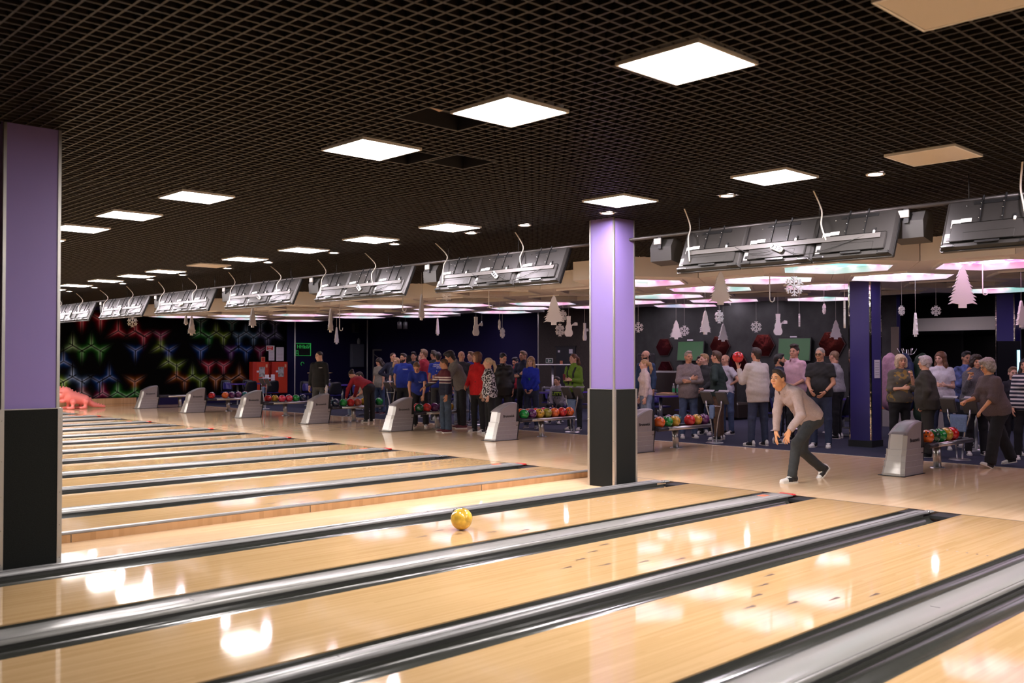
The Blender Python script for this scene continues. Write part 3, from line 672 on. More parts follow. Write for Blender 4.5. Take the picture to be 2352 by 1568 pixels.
for k in range(0, 8):
    Rt = empty('ball_return', (2.40 if k else 2.62, PAIR[k] + (.06 if k else -.02), 0), 0, 'grey ball return with curved hood, ' + ret_desc[k], 'ball return', 'ball returns along the approach')
    RET[k] = Rt
    for nm in ('hood', 'plinth', 'back', 'tray', 'post', 'foot', 'nose'): link(RM[nm].name.split('.')[0], RM[nm], Rt)
    for s in (-1, 1):
        link('side_rail', RM['rail'], Rt, (0, s * .20, .375)); link('rail_sleeve', RM['railb'], Rt, (0, s * .20, .375)); link('ball_guide', RM['lip'], Rt, (0, s * .06, .395))
    link('logo_lettering', txt, Rt); link('seam_lines', seam, Rt)
# ------------------------------------------------------------------ bowling balls
BC = dict(orange=(.85, .14, .02), red=(.62, .02, .02), pink=(.72, .04, .09), green=(.01, .28, .05), darkgreen=(.015, .11, .04), gold=(.58, .34, .03), olive=(.30, .27, .03), purple=(.12, .02, .12), navy=(.02, .03, .07), teal=(.03, .20, .22), rose=(.50, .12, .08), yellow=(.66, .42, .05), lime=(.35, .42, .05))
CN = dict(orange='orange', red='red', pink='pinkish red', green='bright green', darkgreen='dark green', gold='gold', olive='olive yellow', purple='purple', navy='navy blue', teal='teal', rose='salmon', yellow='yellow', lime='lime green')
def ball_mesh(c):
    m = mat('ball_' + c, BC[c], .12, spec=.6, var=.45, vscale=14, coat=.6)
    return MB().sphere((0, 0, 0), .103, 28, 18).mesh('bowling_ball', m)
BM = {c: ball_mesh(c) for c in BC}
hole = [MB().lathe([(.0001, .0), (.0125, .0)], (dx, dz, 0), 10).mesh('finger_hole', M_black) for dx, dz in ((-.022, .03), (.022, .03), (0, -.02))]
def ball(c, loc, lab, grp=None, ho=None):
    b = link('bowling_ball', BM[c], None, loc, (random.uniform(0, 6), random.uniform(0, 6), random.uniform(0, 6))); tag(b, lab, 'bowling ball', grp)
    d = Vector(ho if ho else (random.uniform(-1, .3), random.uniform(-1, .2), random.uniform(.0, 1))).normalized()
    b.rotation_euler = (0, 0, 0)
    for hm in hole: h = link('finger_hole', hm, b); h.matrix_local = Matrix.Translation(d * .1028) @ d.to_track_quat('Z', 'Y').to_matrix().to_4x4()
    return b
FR = {0: ['orange', 'darkgreen', 'green', 'gold', 'red'], 1: ['orange', 'green', 'gold', None, 'red', 'gold', 'purple'], 2: ['green', 'purple', 'gold', 'olive', 'orange', 'red', 'orange'], 3: ['darkgreen', 'red', 'purple', 'purple', 'gold'], 4: ['navy', 'green', 'red', 'rose', None, 'navy', 'green'], 5: [None, None, 'pink', 'pink', 'green', 'navy'], 6: ['red', None, 'orange', 'purple', 'purple', 'teal']}
BK = {0: ['pink', 'olive', None, None, None], 1: [None, None, None, 'purple', 'teal', None], 2: [None, 'orange', 'rose', 'red', 'pink', 'purple'], 3: [None, 'red', None, None, None], 4: [None, 'teal', None, None, None, 'gold'], 5: [None, 'red', 'gold', None, 'teal', None], 6: [None, 'purple', None, 'orange', 'green', 'orange', 'red']}
rk = {0: 'right of the blue column', 1: 'just right of the central column', 2: 'left of the central column', 3: 'before the person bending in blue', 4: 'beside the woman bending in red', 5: 'before the red fire cabinets', 6: 'before the mural'}
ordn = ['first', 'second', 'third', 'fourth', 'fifth', 'sixth', 'seventh']
for k in FR:
    p = RET[k].location
    for row, (lst, dy, dx) in enumerate(((FR[k], -.105, 0), (BK[k], .115, -.10))):
        seen = 0
        for i, c in enumerate(lst):
            if not c: continue
            seen += 1; step = .222
            ball(c, (p.x + .88 + dx + i * step, p.y + dy, .492), '%s ball, %s %s on the rack %s' % (CN[c], ordn[i], 'in front' if row == 0 else 'in the rear row', rk[k]), 'balls on the rack ' + rk[k])
ball('yellow', (-4.33, .90, .1035), 'yellow bowling ball rolling alone on a lane', None, (-.3, .8, .5))
# ------------------------------------------------------------------ score consoles
M_con = mat('console_dark', (.075, .072, .072), .55); M_cone = mat('console_edge', (.30, .29, .31), .4)
M_towel = mat('towel_blue', (.17, .25, .42), .95, var=.15, vscale=60, bump=.5, bscale=200)
def console_meshes():
    d = {}
    legs = []
    for s in (-1, 1):
        pts = [(0, s * .04, .01), (0, s * .055, .25), (-.01, s * .10, .5), (-.02, s * .165, .68), (-.02, s * .175, .80)]
        legs.append(MB().tube(pts, .016, 8).mesh('leg', M_steel))
    d['legs'] = legs
    d['base'] = MB().lathe([(.0001, .014), (.15, .014), (.17, .0)], n=24).mesh('base_plate', M_steel)
    d['bar'] = MB().tube([(-.02, -.17, .70), (-.02, .17, .70)], .009, 8).mesh('towel_bar', M_steel)
    rot = Matrix.Rotation(R(-28), 3, 'Y')
    d['pads'] = [(MB().box((.0, s * .17, .86), (.05, .235, .27), rot=rot, bev=.012).mesh('keypad_housing', M_con), MB().box((.062, s * .17, .985), (.07, .235, .012), rot=rot).mesh('pad_edge', M_cone)) for s in (-1, 1)]
    return d
CM = console_meshes()
def towel(w, h, seed, yo):
    r = random.Random(seed); nx, nz = 8, 10; mb = MB(); vs = []
    for sgn in (1, -1):
        pass
    for j in range(nz * 2 + 1):
        t = j / nz - 1
        for i in range(nx + 1):
            u = i / nx - .5; a = abs(t); z = .712 - a * h * (1 if t < 0 else .85); x = -.02 + (.014 if t > 0 else -.014) * min(1, a * 6) + .010 * math.sin(u * 15 + seed + t * 2) * a
            vs.append((x, yo + u * w * (1 - .12 * a), z))
    fs = [(j * (nx + 1) + i, j * (nx + 1) + i + 1, (j + 1) * (nx + 1) + i + 1, (j + 1) * (nx + 1) + i) for j in range(nz * 2) for i in range(nx)]
    mb.add(vs, fs, 0, True)
    return mb
con_lab = {0: 'behind the balls beside the walking woman', 1: 'just right of the central column', 2: 'left of the central column, before the woman in green', 3: 'beside the bearded man in blue', 4: 'behind the woman in red bending over', 5: 'before the red fire cabinets', 6: 'before the mural at the left'}
for k in range(0, 7):
    loc = {0: (5.5, .20), 1: (5.28, 4.68), 2: (5.3, 8.40)}.get(k, (5.3, PAIR[k] + .35))
    Cn = empty('score_console', (loc[0], loc[1], 0.002), 0, 'twin keypad score console ' + con_lab[k], 'console', 'score consoles at the carpet edge')
    for m in CM['legs']: link('leg', m, Cn)
    link('base_plate', CM['base'], Cn); link('towel_bar', CM['bar'], Cn)
    for a, b in CM['pads']: hp = link('keypad_housing', a, Cn); link('pad_edge', b, hp)
    if k != 4:
        w, h, yo = {0: (.27, .27, 0), 1: (.11, .26, .04), 2: (.24, .25, 0)}.get(k, (.16, .22, .03))
        tw = towel(w, h, k + 1, yo).build('towel', M_towel, None, Cn.location)
        tw.modifiers.new('thick', 'SOLIDIFY').thickness = .008
        tag(tw, 'blue towel over the console bar ' + con_lab[k], 'towel', 'blue towels on the consoles')
# ------------------------------------------------------------------ tables and chairs of the seating area
M_tabt = mat('table_top', (.03, .025, .05), .3); M_tabe = mat('table_edge_purple', (.10, .05, .40), .35)
M_shell = mat('chair_shell', (.016, .016, .02), .35); M_seat = mat('chair_seat', (.035, .03, .16), .3, coat=.3)
def table_meshes():
    def rr(lx, ly, r):
        pts = []
        for cx, cy, a0 in ((lx - r, ly - r, 0), (-lx + r, ly - r, 90), (-lx + r, -ly + r, 180), (lx - r, -ly + r, 270)):
            for q in range(6): pts.append((cx + r * math.cos(R(a0 + 18 * q)), cy + r * math.sin(R(a0 + 18 * q))))
        return pts
    top = MB().prism(rr(.735, .365, .17), 2, .722, .752).mesh('table_top', M_tabt)
    edge = MB(); p = rr(.75, .38, .18); n = len(p); q = rr(.735, .365, .17)
    vs = [(x, y, .718) for x, y in p] + [(x, y, .754) for x, y in p] + [(x, y, .754) for x, y in q] + [(x, y, .718) for x, y in q]
    fs = []
    for i in range(n):
        j = (i + 1) % n; fs += [(i, j, n + j, n + i), (n + i, n + j, 2 * n + j, 2 * n + i), (3 * n + i, 3 * n + j, j, i)]
    edge = edge.add(vs, fs).mesh('edge_band', M_tabe)
    ped = [MB().tube([(x, 0, .02), (x, 0, .72)], .04, 12).lathe([(.0001, .024), (.16, .02), (.18, 0)], (x, 0, .0), 18).mesh('pedestal', M_steel) for x in (-.45, .45)]
    return [top, edge] + ped
TM = table_meshes()
def chair_meshes():
    def shell(w, h, z0, y0, lean, th):
        mb = MB(); nx, nz = 8, 7; vs = []
        for j in range(nz + 1):
            v = j / nz
            for i in range(nx + 1):
                u = i / nx * 2 - 1; ww = w * (1 - .25 * v ** 3) * (1 if v > .12 else .92)
                vs.append((u * ww, y0 + lean * v - .07 * u * u - (.0), z0 + h * v * (1 - .06 * u * u)))
        fs = [(j * (nx + 1) + i, j * (nx + 1) + i + 1, (j + 1) * (nx + 1) + i + 1, (j + 1) * (nx + 1) + i) for j in range(nz) for i in range(nx)]
        n = len(vs); vs2 = [(x, y + th, z) for x, y, z in vs]
        mb.add(vs, [f[::-1] for f in fs], 0, True).add(vs2, fs, 0, True)
        rim = [i for i in range(nx + 1)] + [j * (nx + 1) + nx for j in range(1, nz + 1)] + [nz * (nx + 1) + i for i in range(nx - 1, -1, -1)] + [j * (nx + 1) for j in range(nz - 1, 0, -1)]
        mb.f += [(rim[a], rim[(a + 1) % len(rim)], n + rim[(a + 1) % len(rim)], n + rim[a]) for a in range(len(rim))]; mb.m += [0] * len(rim); mb.sm += [False] * len(rim)
        return mb
    back = shell(.23, .42, .44, .17, .10, .035).mesh('backrest', M_shell)
    pad = shell(.17, .26, .52, .145, .06, .02).mesh('back_pad', M_seat)
    seat = MB().prism([(-.2, -.2), (.2, -.2), (.23, .0), (.21, .2), (-.21, .2), (-.23, 0)], 2, .415, .45).mesh('seat', M_seat)
    arm = MB().tube([(0, .02, .43), (0, .02, .2)], .03, 10).mesh('stem', M_steel)
    base = MB().box((0, .02, .03), (.07, .42, .05), bev=.02).box((0, .02, .19), (.05, .3, .04), bev=.015).mesh('base_bar', M_steel)
    return dict(backrest=back, back_pad=pad, seat=seat, stem=arm, base_bar=base)
CH = chair_meshes()
tl = {0: 'behind the walking woman, right edge', 1: 'behind the men right of the central column', 2: 'with green bottles, behind the man in grey', 3: 'left of the central column, with food on it', 4: 'behind the crowd in blue shirts', 5: 'left of the crowd, near the woman in red', 6: 'behind the man in black hoodie', 7: 'before the mural and the fire cabinets'}
TP = {0: (8.3, -.9), 1: (8.8, 4.4), 2: (8.25, 7.9), 3: (8.0, 11.3), 4: (8.4, 14.9), 5: (7.4, 18.3), 6: (7.5, 21.4), 7: (6.4, 24.9)}
for k, (x, y) in TP.items():
    T = empty('seating_table', (x, y, .003), 0, 'low table with purple edge ' + tl[k], 'table', 'purple edged tables of the seating area')
    for m in TM: link(m.name.split('.')[0], m, T)
    for dx in (-.42, .42):
        for s in (-1, 1):
            Cc = empty('seating_chair', (x + dx, y + s * .72, .003), 0 if s > 0 else math.pi, 'dark shell chair, %s, at table %s' % (('left rear' if dx < 0 else 'right rear') if s > 0 else ('left front' if dx < 0 else 'right front'), tl[k]), 'chair', 'dark shell chairs around the tables')
            for nm, m in CH.items(): link(nm, m, Cc)
# ------------------------------------------------------------------ people: smooth bodies grown from joints
def surf_nets(D, org, vox):
    S = D < 0; nx, ny, nz = D.shape
    c = [S[i:nx - 1 + i, j:ny - 1 + j, k:nz - 1 + k] for i in (0, 1) for j in (0, 1) for k in (0, 1)]
    cnt = sum(x.astype(np.int8) for x in c); act = (cnt > 0) & (cnt < 8)
    I, J, K = np.nonzero(act); n = len(I)
    if n == 0: return np.zeros((0, 3)), np.zeros((0, 4), int)
    idx = -np.ones(act.shape, int); idx[I, J, K] = np.arange(n)
    off = [(i, j, k) for i in (0, 1) for j in (0, 1) for k in (0, 1)]
    val = [D[I + o[0], J + o[1], K + o[2]] for o in off]
    P = np.zeros((n, 3)); Cn = np.zeros(n)
    for a in range(8):
        for b in range(a + 1, 8):
            d = np.array(off[b]) - np.array(off[a])
            if np.abs(d).sum() != 1: continue
            m = (val[a] < 0) != (val[b] < 0); den = val[a] - val[b]; t = np.where(m, val[a] / np.where(den == 0, 1, den), 0)
            P += m[:, None] * (np.array(off[a]) + t[:, None] * d); Cn += m
    V = org + (np.stack([I, J, K], 1) + P / Cn[:, None]) * vox
    F = []
    for ax in range(3):
        sl = [slice(1, -1)] * 3
        A = [slice(None)] * 3; B = [slice(None)] * 3; A[ax] = slice(0, -1); B[ax] = slice(1, None)
        sa, sb = S[tuple(A)], S[tuple(B)]; e = sa != sb
        E = np.argwhere(e); o1, o2 = [q for q in range(3) if q != ax]
        ok = (E[:, o1] > 0) & (E[:, o2] > 0) & (E[:, o1] < D.shape[o1] - 1) & (E[:, o2] < D.shape[o2] - 1); E = E[ok]
        if len(E) == 0: continue
        q = []
        for d1, d2 in ((-1, -1), (0, -1), (0, 0), (-1, 0)):
            c2 = E.copy(); c2[:, o1] += d1; c2[:, o2] += d2; q.append(idx[c2[:, 0], c2[:, 1], c2[:, 2]])
        Q = np.stack(q, 1); inside = sa[E[:, 0], E[:, 1], E[:, 2]]
        flip = ~inside if ax != 1 else inside
        Q[flip] = Q[flip][:, ::-1]; F.append(Q)
    return V, np.concatenate(F)
def cap(a, b, ra, rb=None, k=.03, flat=None): return dict(t='c', a=np.array(a, float), b=np.array(b, float), ra=ra, rb=ra if rb is None else rb, k=k, flat=flat)
def ecap(a, b, ra, rb, right, k=.04): return dict(t='e', a=np.array(a, float), b=np.array(b, float), ra=ra, rb=rb, R=np.array(right, float), k=k)
def ell(c, r, k=.02, sub=False, M=None): return dict(t='l', c=np.array(c, float), r=np.array(r, float), k=k, sub=sub, M=M)
def cut(p, n): return dict(t='p', p=np.array(p, float), n=np.array(n, float))
def pbox(q):
    if q['t'] == 'c': m = max(q['ra'], q['rb']); return np.minimum(q['a'], q['b']) - m, np.maximum(q['a'], q['b']) + m
    if q['t'] == 'e': m = max(*q['ra'], *q['rb']); return np.minimum(q['a'], q['b']) - m, np.maximum(q['a'], q['b']) + m
    if q['t'] == 'l': m = q['r'].max() if q['M'] is not None else q['r']; return q['c'] - m, q['c'] + m
def sdf_mesh(prims, vox, noise=0.0, nfreq=40.0, fold=0.0, seed=0.0):
    bs = [pbox(q) for q in prims if q['t'] != 'p' and not q.get('sub')]
    lo = np.min([b[0] for b in bs], 0) - 3 * vox; hi = np.max([b[1] for b in bs], 0) + 3 * vox
    n = np.ceil((hi - lo) / vox).astype(int) + 1; D = np.full(n, .3, np.float32)
    ax = [lo[i] + vox * np.arange(n[i]) for i in range(3)]
    for q in prims:
        if q['t'] == 'p':
            g = (ax[0][:, None, None] - q['p'][0]) * q['n'][0] + (ax[1][None, :, None] - q['p'][1]) * q['n'][1] + (ax[2][None, None, :] - q['p'][2]) * q['n'][2]
            D = np.maximum(D, g.astype(np.float32)); continue
        b0, b1 = pbox(q); pad = max(.05, q['k'] * 1.5, 3 * vox)
        i0 = np.maximum(((b0 - pad - lo) / vox).astype(int), 0); i1 = np.minimum(((b1 + pad - lo) / vox).astype(int) + 2, n)
        if np.any(i1 <= i0): continue
        G = np.stack(np.meshgrid(*[ax[i][i0[i]:i1[i]] for i in range(3)], indexing='ij'), -1)
        if q['t'] == 'l':
            p = G - q['c']
            if q['M'] is not None: p = p @ q['M']
            u = p / q['r']; L = np.sqrt((u * u).sum(-1)); L2 = np.sqrt(((u / q['r']) ** 2).sum(-1)) + 1e-9; d = L * (L - 1) / L2
        else:
            ab = q['b'] - q['a']; l2 = max(ab @ ab, 1e-9); t = np.clip(((G - q['a']) @ ab) / l2, 0, 1); w = G - q['a'] - t[..., None] * ab
            if q['t'] == 'c':
                d = np.sqrt((w * w).sum(-1)) - (q['ra'] + (q['rb'] - q['ra']) * t)
                if q['flat'] is not None: d = np.maximum(d, (G - q['b']) @ (ab / math.sqrt(l2)) - q['flat'])
            else:
                rx = q['ra'][0] + (q['rb'][0] - q['ra'][0]) * t; ry = q['ra'][1] + (q['rb'][1] - q['ra'][1]) * t
                x = w @ q['R']; y = np.sqrt(np.maximum((w * w).sum(-1) - x * x, 0)); L = np.sqrt((x / rx) ** 2 + (y / ry) ** 2)
                L2 = np.sqrt((x / rx ** 2) ** 2 + (y / ry ** 2) ** 2) + 1e-6; d = L * (L - 1) / L2
        s = tuple(slice(i0[i], i1[i]) for i in range(3)); A = D[s]; d = d.astype(np.float32); k = q['k']
        if q.get('sub'):
            d = -d; h = np.maximum(k - np.abs(A - d), 0) / k; D[s] = np.maximum(A, d) + h * h * k / 4
        else:
            h = np.maximum(k - np.abs(A - d), 0) / k; D[s] = np.minimum(A, d) - h * h * k / 4
    if noise:
        X, Y, Z = np.meshgrid(*ax, indexing='ij'); f = nfreq
        D = D + noise * (np.sin(X * f + 1.3 * np.sin(Y * f * .7)) * np.sin(Y * f * 1.1 + 2) * np.sin(Z * f * .9 + 1.1 * np.sin(X * f * .6))).astype(np.float32)
    if fold:
        X, Y, Z = np.meshgrid(*ax, indexing='ij')
        w1 = np.sin(62 * Z + 26 * X + 3.0 * np.sin(9 * X + 7 * Y + seed) + 2.2 * np.sin(11 * Z - 8 * Y + seed)); w2 = np.sin(38 * Z - 34 * Y - 22 * X + 2.5 * np.sin(8 * Z + 10 * X + 1 + seed))
        msk = .35 + .65 * np.sin(7 * X + 5 * Z + 2 * seed) ** 2
        D = D + (fold * (.6 * w1 * np.abs(w1) + .55 * w2 * msk)).astype(np.float32)
    D[0] = D[-1] = 1; D[:, 0] = D[:, -1] = 1; D[:, :, 0] = D[:, :, -1] = 1
    return surf_nets(D, lo, vox)
def np_obj(name, V, F, mats, parent=None, mi=None):
    me = bpy.data.meshes.new(name); fast_mesh(me, np.asarray(V), np.asarray(F), True)
    for m in (mats if isinstance(mats, (list, tuple)) else [mats]): me.materials.append(m)
    if mi is not None: me.polygons.foreach_set('material_index', np.asarray(mi, np.int32))
    return link(name, me, parent)
# ---- templates in head space (origin = head centre, +y = face, +x = person's right)
def head_prims(fem):
    j = .92 if fem else 1.0
    P = [ell((0, -.012, .034), (.073, .093, .080), .02), ell((0, .018, -.022), (.060 * j, .074, .088 * (.97 if fem else 1)), .03), ell((0, .046, -.088), (.032 * j, .034, .026), .03),
         ell((.036, .054, -.026), (.026, .028, .03), .02), ell((-.036, .054, -.026), (.026, .028, .03), .02), cap((-.034, .079, .024), (.034, .079, .024), .012, k=.02),
         cap((0, .088, .014), (0, .109, -.020), .008, .012, .014), ell((.011, .098, -.025), (.010, .010, .008), .01), ell((-.011, .098, -.025), (.010, .010, .008), .01),
         ell((.031, .102, .004), (.019, .016, .012), .012, True), ell((-.031, .102, .004), (.019, .016, .012), .012, True),
         cap((-.017, .086, -.058), (.017, .086, -.058), .008, k=.012), cap((0, -.018, -.04), (0, -.030, -.105), .051 * j, .052 * j, .03),
         ell((.077, -.008, -.006), (.011, .021, .031), .008), ell((-.077, -.008, -.006), (.011, .021, .031), .008)]
    return P
HEADS = {f: sdf_mesh(head_prims(f), .0085) for f in (False, True)}
def hair_tpl(style):
    c = ell((0, -.018, .041), (.080, .100, .084), .02)
    ears = [ell((.085, .012, -.03), (.03, .030, .045), .01, True), ell((-.085, .012, -.03), (.03, .030, .045), .01, True)]
    face = [ell((0, .108, -.018), (.068, .078, .100), .02, True)]
    nape = cap((0, -.06, .0), (0, -.065, -.06), .055, .045, .03)
    nz, nf = .0025, 90
    if style == 'buzz': P = [ell((0, -.015, .038), (.0775, .0965, .083), .02), cap((0, -.055, 0), (0, -.06, -.05), .052, .04, .02)] + [ell((0, .112, -.012), (.066, .078, .104), .015, True), cut((0, 0, -.075), (0, 0, -1))] + ears; nz = .001
    elif style == 'short': P = [c, nape, ell((0, .03, .108), (.058, .055, .022), .03)] + face + [cut((0, 0, -.085), (0, 0, -1))] + ears; nz = .003
    elif style == 'quiff': P = [c, nape, ell((0, .045, .115), (.062, .055, .035), .03), ell((0, -.02, .12), (.066, .08, .028), .03)] + face + [cut((0, 0, -.08), (0, 0, -1))] + ears; nz = .004
    elif style == 'bald': P = [ell((0, -.03, .0), (.082, .088, .05), .02), cap((0, -.06, -.01), (0, -.065, -.06), .05, .04, .02), ell((0, .07, 0), (.11, .075, .2), .01, True), ell((0, .02, .09), (.07, .095, .08), .01, True)]; nz = .001
    elif style == 'bushy': P = [ell((0, -.02, .05), (.098, .115, .095), .02), cap((0, -.06, .0), (0, -.07, -.08), .07, .055, .03), ell((0, .06, .09), (.075, .06, .04), .03)] + face; nz = .006
    elif style == 'pony': P = [ell((0, -.016, .04), (.080, .100, .084), .02), cap((0, -.06, 0), (0, -.05, -.05), .052, .035, .03), ell((0, -.12, .02), (.035, .04, .035), .02), cap((0, -.14, .01), (0, -.165, -.10), .034, .036, .03), cap((0, -.165, -.10), (0, -.15, -.22), .034, .012, .03)] + face; nz = .002
    elif style == 'bun': P = [ell((0, -.016, .04), (.080, .100, .084), .02), cap((0, -.06, 0), (0, -.05, -.05), .052, .035, .03), ell((0, -.115, .05), (.042, .04, .042), .02)] + face; nz = .002
    elif style == 'bob': P = [ell((0, -.015, .045), (.092, .108, .088), .02), ell((0, -.03, -.04), (.098, .088, .095), .03), cap((.078, .03, .03), (.080, .03, -.09), .03, .034, .03), cap((-.078, .03, .03), (-.080, .03, -.09), .03, .034, .03), ell((0, .075, .065), (.06, .025, .03), .02), ell((0, .12, -.05), (.060, .10, .095), .015, True), cut((0, 0, -.125), (0, 0, -1))]
    elif style == 'curly': P = [ell((0, -.02, .05), (.105, .115, .098), .02), ell((0, -.045, -.03), (.105, .085, .09), .03), ell((.075, .02, .0), (.035, .05, .07), .02), ell((-.075, .02, .0), (.035, .05, .07), .02), ell((0, .125, -.04), (.064, .10, .10), .02, True), ell((0, .06, .1), (.07, .05, .035), .02)]; nz = .011; nf = 95
    elif style == 'crop': P = [ell((0, -.018, .046), (.090, .108, .092), .02), cap((0, -.06, 0), (0, -.06, -.06), .062, .045, .03), ell((.07, -.01, .0), (.022, .05, .05), .02), ell((-.07, -.01, .0), (.022, .05, .05), .02), ell((0, .06, .09), (.06, .045, .03), .02)] + face + [cut((0, 0, -.08), (0, 0, -1))]; nz = .006; nf = 70
    else:  # long
        P = [ell((0, -.018, .044), (.086, .105, .087), .02), cap((0, -.06, .02), (0, -.085, -.14), .075, .07, .04), cap((.072, .0, .03), (.085, .0, -.12), .032, .036, .03), cap((-.072, .0, .03), (-.085, .0, -.12), .032, .036, .03), cap((.085, .0, -.12), (.085, .02, -.27), .036, .02, .03), cap((-.085, .0, -.12), (-.085, .02, -.27), .036, .02, .03), cap((0, -.085, -.14), (0, -.075, -.27), .07, .05, .04), ell((0, .115, -.045), (.060, .09, .105), .015, True)]; nz = .003
    return sdf_mesh(P, .010, nz, nf)
_hair = {}
def eye_tpl():
    d = {}
    for s in (-1, 1):
        mb = MB().sphere((s * .031, .0845, .003), (.0145, .008, .0075), 10, 6, 0).sphere((s * .031, .0895, .003), (.006, .005, .0062), 8, 5, 1).box((s * .031, .090, .0105), (.029, .008, .0035), 1)
        d[s] = mb
    return d
EYES = eye_tpl()
M_eyew = mat('eye_white', (.62, .56, .52), .3); M_eyed = mat('eye_dark', (.03, .02, .015), .2)
ME_EYE = {s: EYES[s].mesh('eye', [M_eyew, M_eyed]) for s in (-1, 1)}
def brow_mesh(s, m): return MB().tube([(s * .013, .0915, .024), (s * .030, .0925, .030), (s * .048, .083, .025)], [.0035, .0045, .0025], 6).mesh('eyebrow', m)
def lips_mesh(m): return MB().tube([(-.024, .085, -.058), (-.010, .0945, -.055), (0, .0955, -.0565), (.010, .0945, -.055), (.024, .085, -.058)], [.002, .005, .0055, .005, .002], 6).mesh('lips', m)
# ---- hand: x = thumb side, y = fingers forward, z = back of hand
def hand_tpl(curl, spread, thumb, vox):
    P = [ell((0, .045, 0), (.036, .052, .015), .015), cap((0, -.03, 0), (0, .01, 0), .026, .026, .02), ell((.018, .03, -.006), (.018, .035, .014), .012)]
    for i, (x, L) in enumerate(((.030, .072), (.0105, .080), (-.009, .074), (-.027, .058))):
        a = R((1.5 - i) * spread); p = np.array([x, .083 - abs(i - 1.2) * .004, 0]); ang = 0
        for q, (fr, r0, r1) in enumerate(((.45, .0090, .0085), (.32, .0085, .0078), (.23, .0078, .0062))):
            ang += R(curl) * (.8 if q == 0 else 1.0)
            d = np.array([math.sin(a) * math.cos(ang), math.cos(a) * math.cos(ang), -math.sin(ang)]); b = p + d * L * fr
            P.append(cap(p, b, r0, r1, .006)); p = b
    t0 = np.array([.026, .018, -.004]); d = np.array([math.sin(R(thumb)), math.cos(R(thumb)), -.25]); d /= np.linalg.norm(d); t1 = t0 + d * .036
    d2 = np.array([math.sin(R(thumb * .55)), math.cos(R(thumb * .55)), -.35 - curl / 120]); d2 /= np.linalg.norm(d2); t2 = t1 + d2 * .032
    P += [cap(t0, t1, .0125, .0105, .012), cap(t1, t2, .0105, .008, .006)]
    return sdf_mesh(P, vox)
HAND = {}
def hand(kind, fine=False):
    key = (kind, fine)
    if key not in HAND:
        c = dict(relax=(22, 4, 38), open=(8, 9, 50), fist=(74, 1, 25), grip=(42, 3, 45), flat=(3, 2, 35))[kind]
        HAND[key] = hand_tpl(*c, .0042 if fine else .0062)
    return HAND[key]
def shoe_tpl():
    P = [ecap((0, -.045, .045), (0, .03, .045), (.036, .044), (.042, .044), (1, 0, 0), .03), ecap((0, .04, .036), (0, .155, .026), (.044, .036), (.040, .026), (1, 0, 0), .03), cap((0, -.03, .06), (0, -.02, .105), .040, .042, .03), cut((0, 0, .008), (0, 0, -1)), cut((0, 0, .115), (0, 0, 1))]
    return sdf_mesh(P, .0095)
SHOE = shoe_tpl()
SOLE = MB(); _pr = [(.0, -.088), (.026, -.078), (.037, -.05), (.038, 0), (.045, .06), (.044, .12), (.034, .165), (.015, .188), (0, .192)]
SOLE.prism(_pr + [(-x, y) for x, y in _pr[::-1][1:-1]], 2, .0, .017)
# ---- garment materials
def cloth(name, col, rough=.85, var=.12, vs=30, bump=.30, bs=120, sheen=.2): return mat('cloth_' + name, col, rough, var=var, vscale=vs, bump=bump, bscale=bs, sheen=0)
def skin(name, col): return mat('skin_' + name, col, .5, spec=.35, var=.06, vscale=25)
SK = dict(a=skin('light', (.60, .32, .21)), b=skin('tan', (.50, .25, .15)), c=skin('pale', (.66, .39, .29)), w=skin('warm', (.62, .30, .15)))
HR = dict(black=(.012, .010, .010), dark=(.03, .019, .013), brown=(.075, .040, .022), auburn=(.13, .055, .025), blond=(.38, .23, .11), pale=(.50, .38, .25), grey=(.27, .235, .20), silver=(.42, .36, .36), dblond=(.20, .12, .065))
HRM = {k: mat('hair_' + k, v, .5, var=.35, vscale=60, bump=.5, bscale=90) for k, v in HR.items()}
M_lip = mat('lips', (.45, .14, .11), .45)
M_sole = mat('shoe_sole', (.70, .66, .60), .6); M_shoew = mat('shoe_white', (.72, .69, .65), .5); M_shoeb = mat('shoe_black', (.015, .015, .017), .45)
M_shoer = mat('shoe_maroon', (.12, .02, .03), .5); M_shoeg = mat('shoe_grey', (.16, .15, .15), .7)
def nrm(v): v = np.array(v, float); return v / (np.linalg.norm(v) + 1e-12)
ARM = dict(hang=((.16, .02, -1), (.06, .20, -1)), cross=((.22, .34, -1), (-.97, .22, .20)), cross2=((.24, .30, -1), (-.97, .30, .02)), hips=((.62, -.22, -.75), (-.80, .25, -.42)), pocket=((.30, -.22, -1), (-.16, .38, -1)), eat=((.12, .42, -.85), (-.38, .42, .85)),
           clasp=((.14, .18, -1), (-.42, .50, -.78)), hold=((.16, .08, -1), (-.45, .85, .10)), low=((.1, .25, -1), (-.35, .7, -.5)), point=((.35, .55, -.7), (.1, .9, -.42)), ball=((.25, .30, -.80), (-.02, .35, .95)), back=((.2, -.25, -1), (.0, .05, -1)))
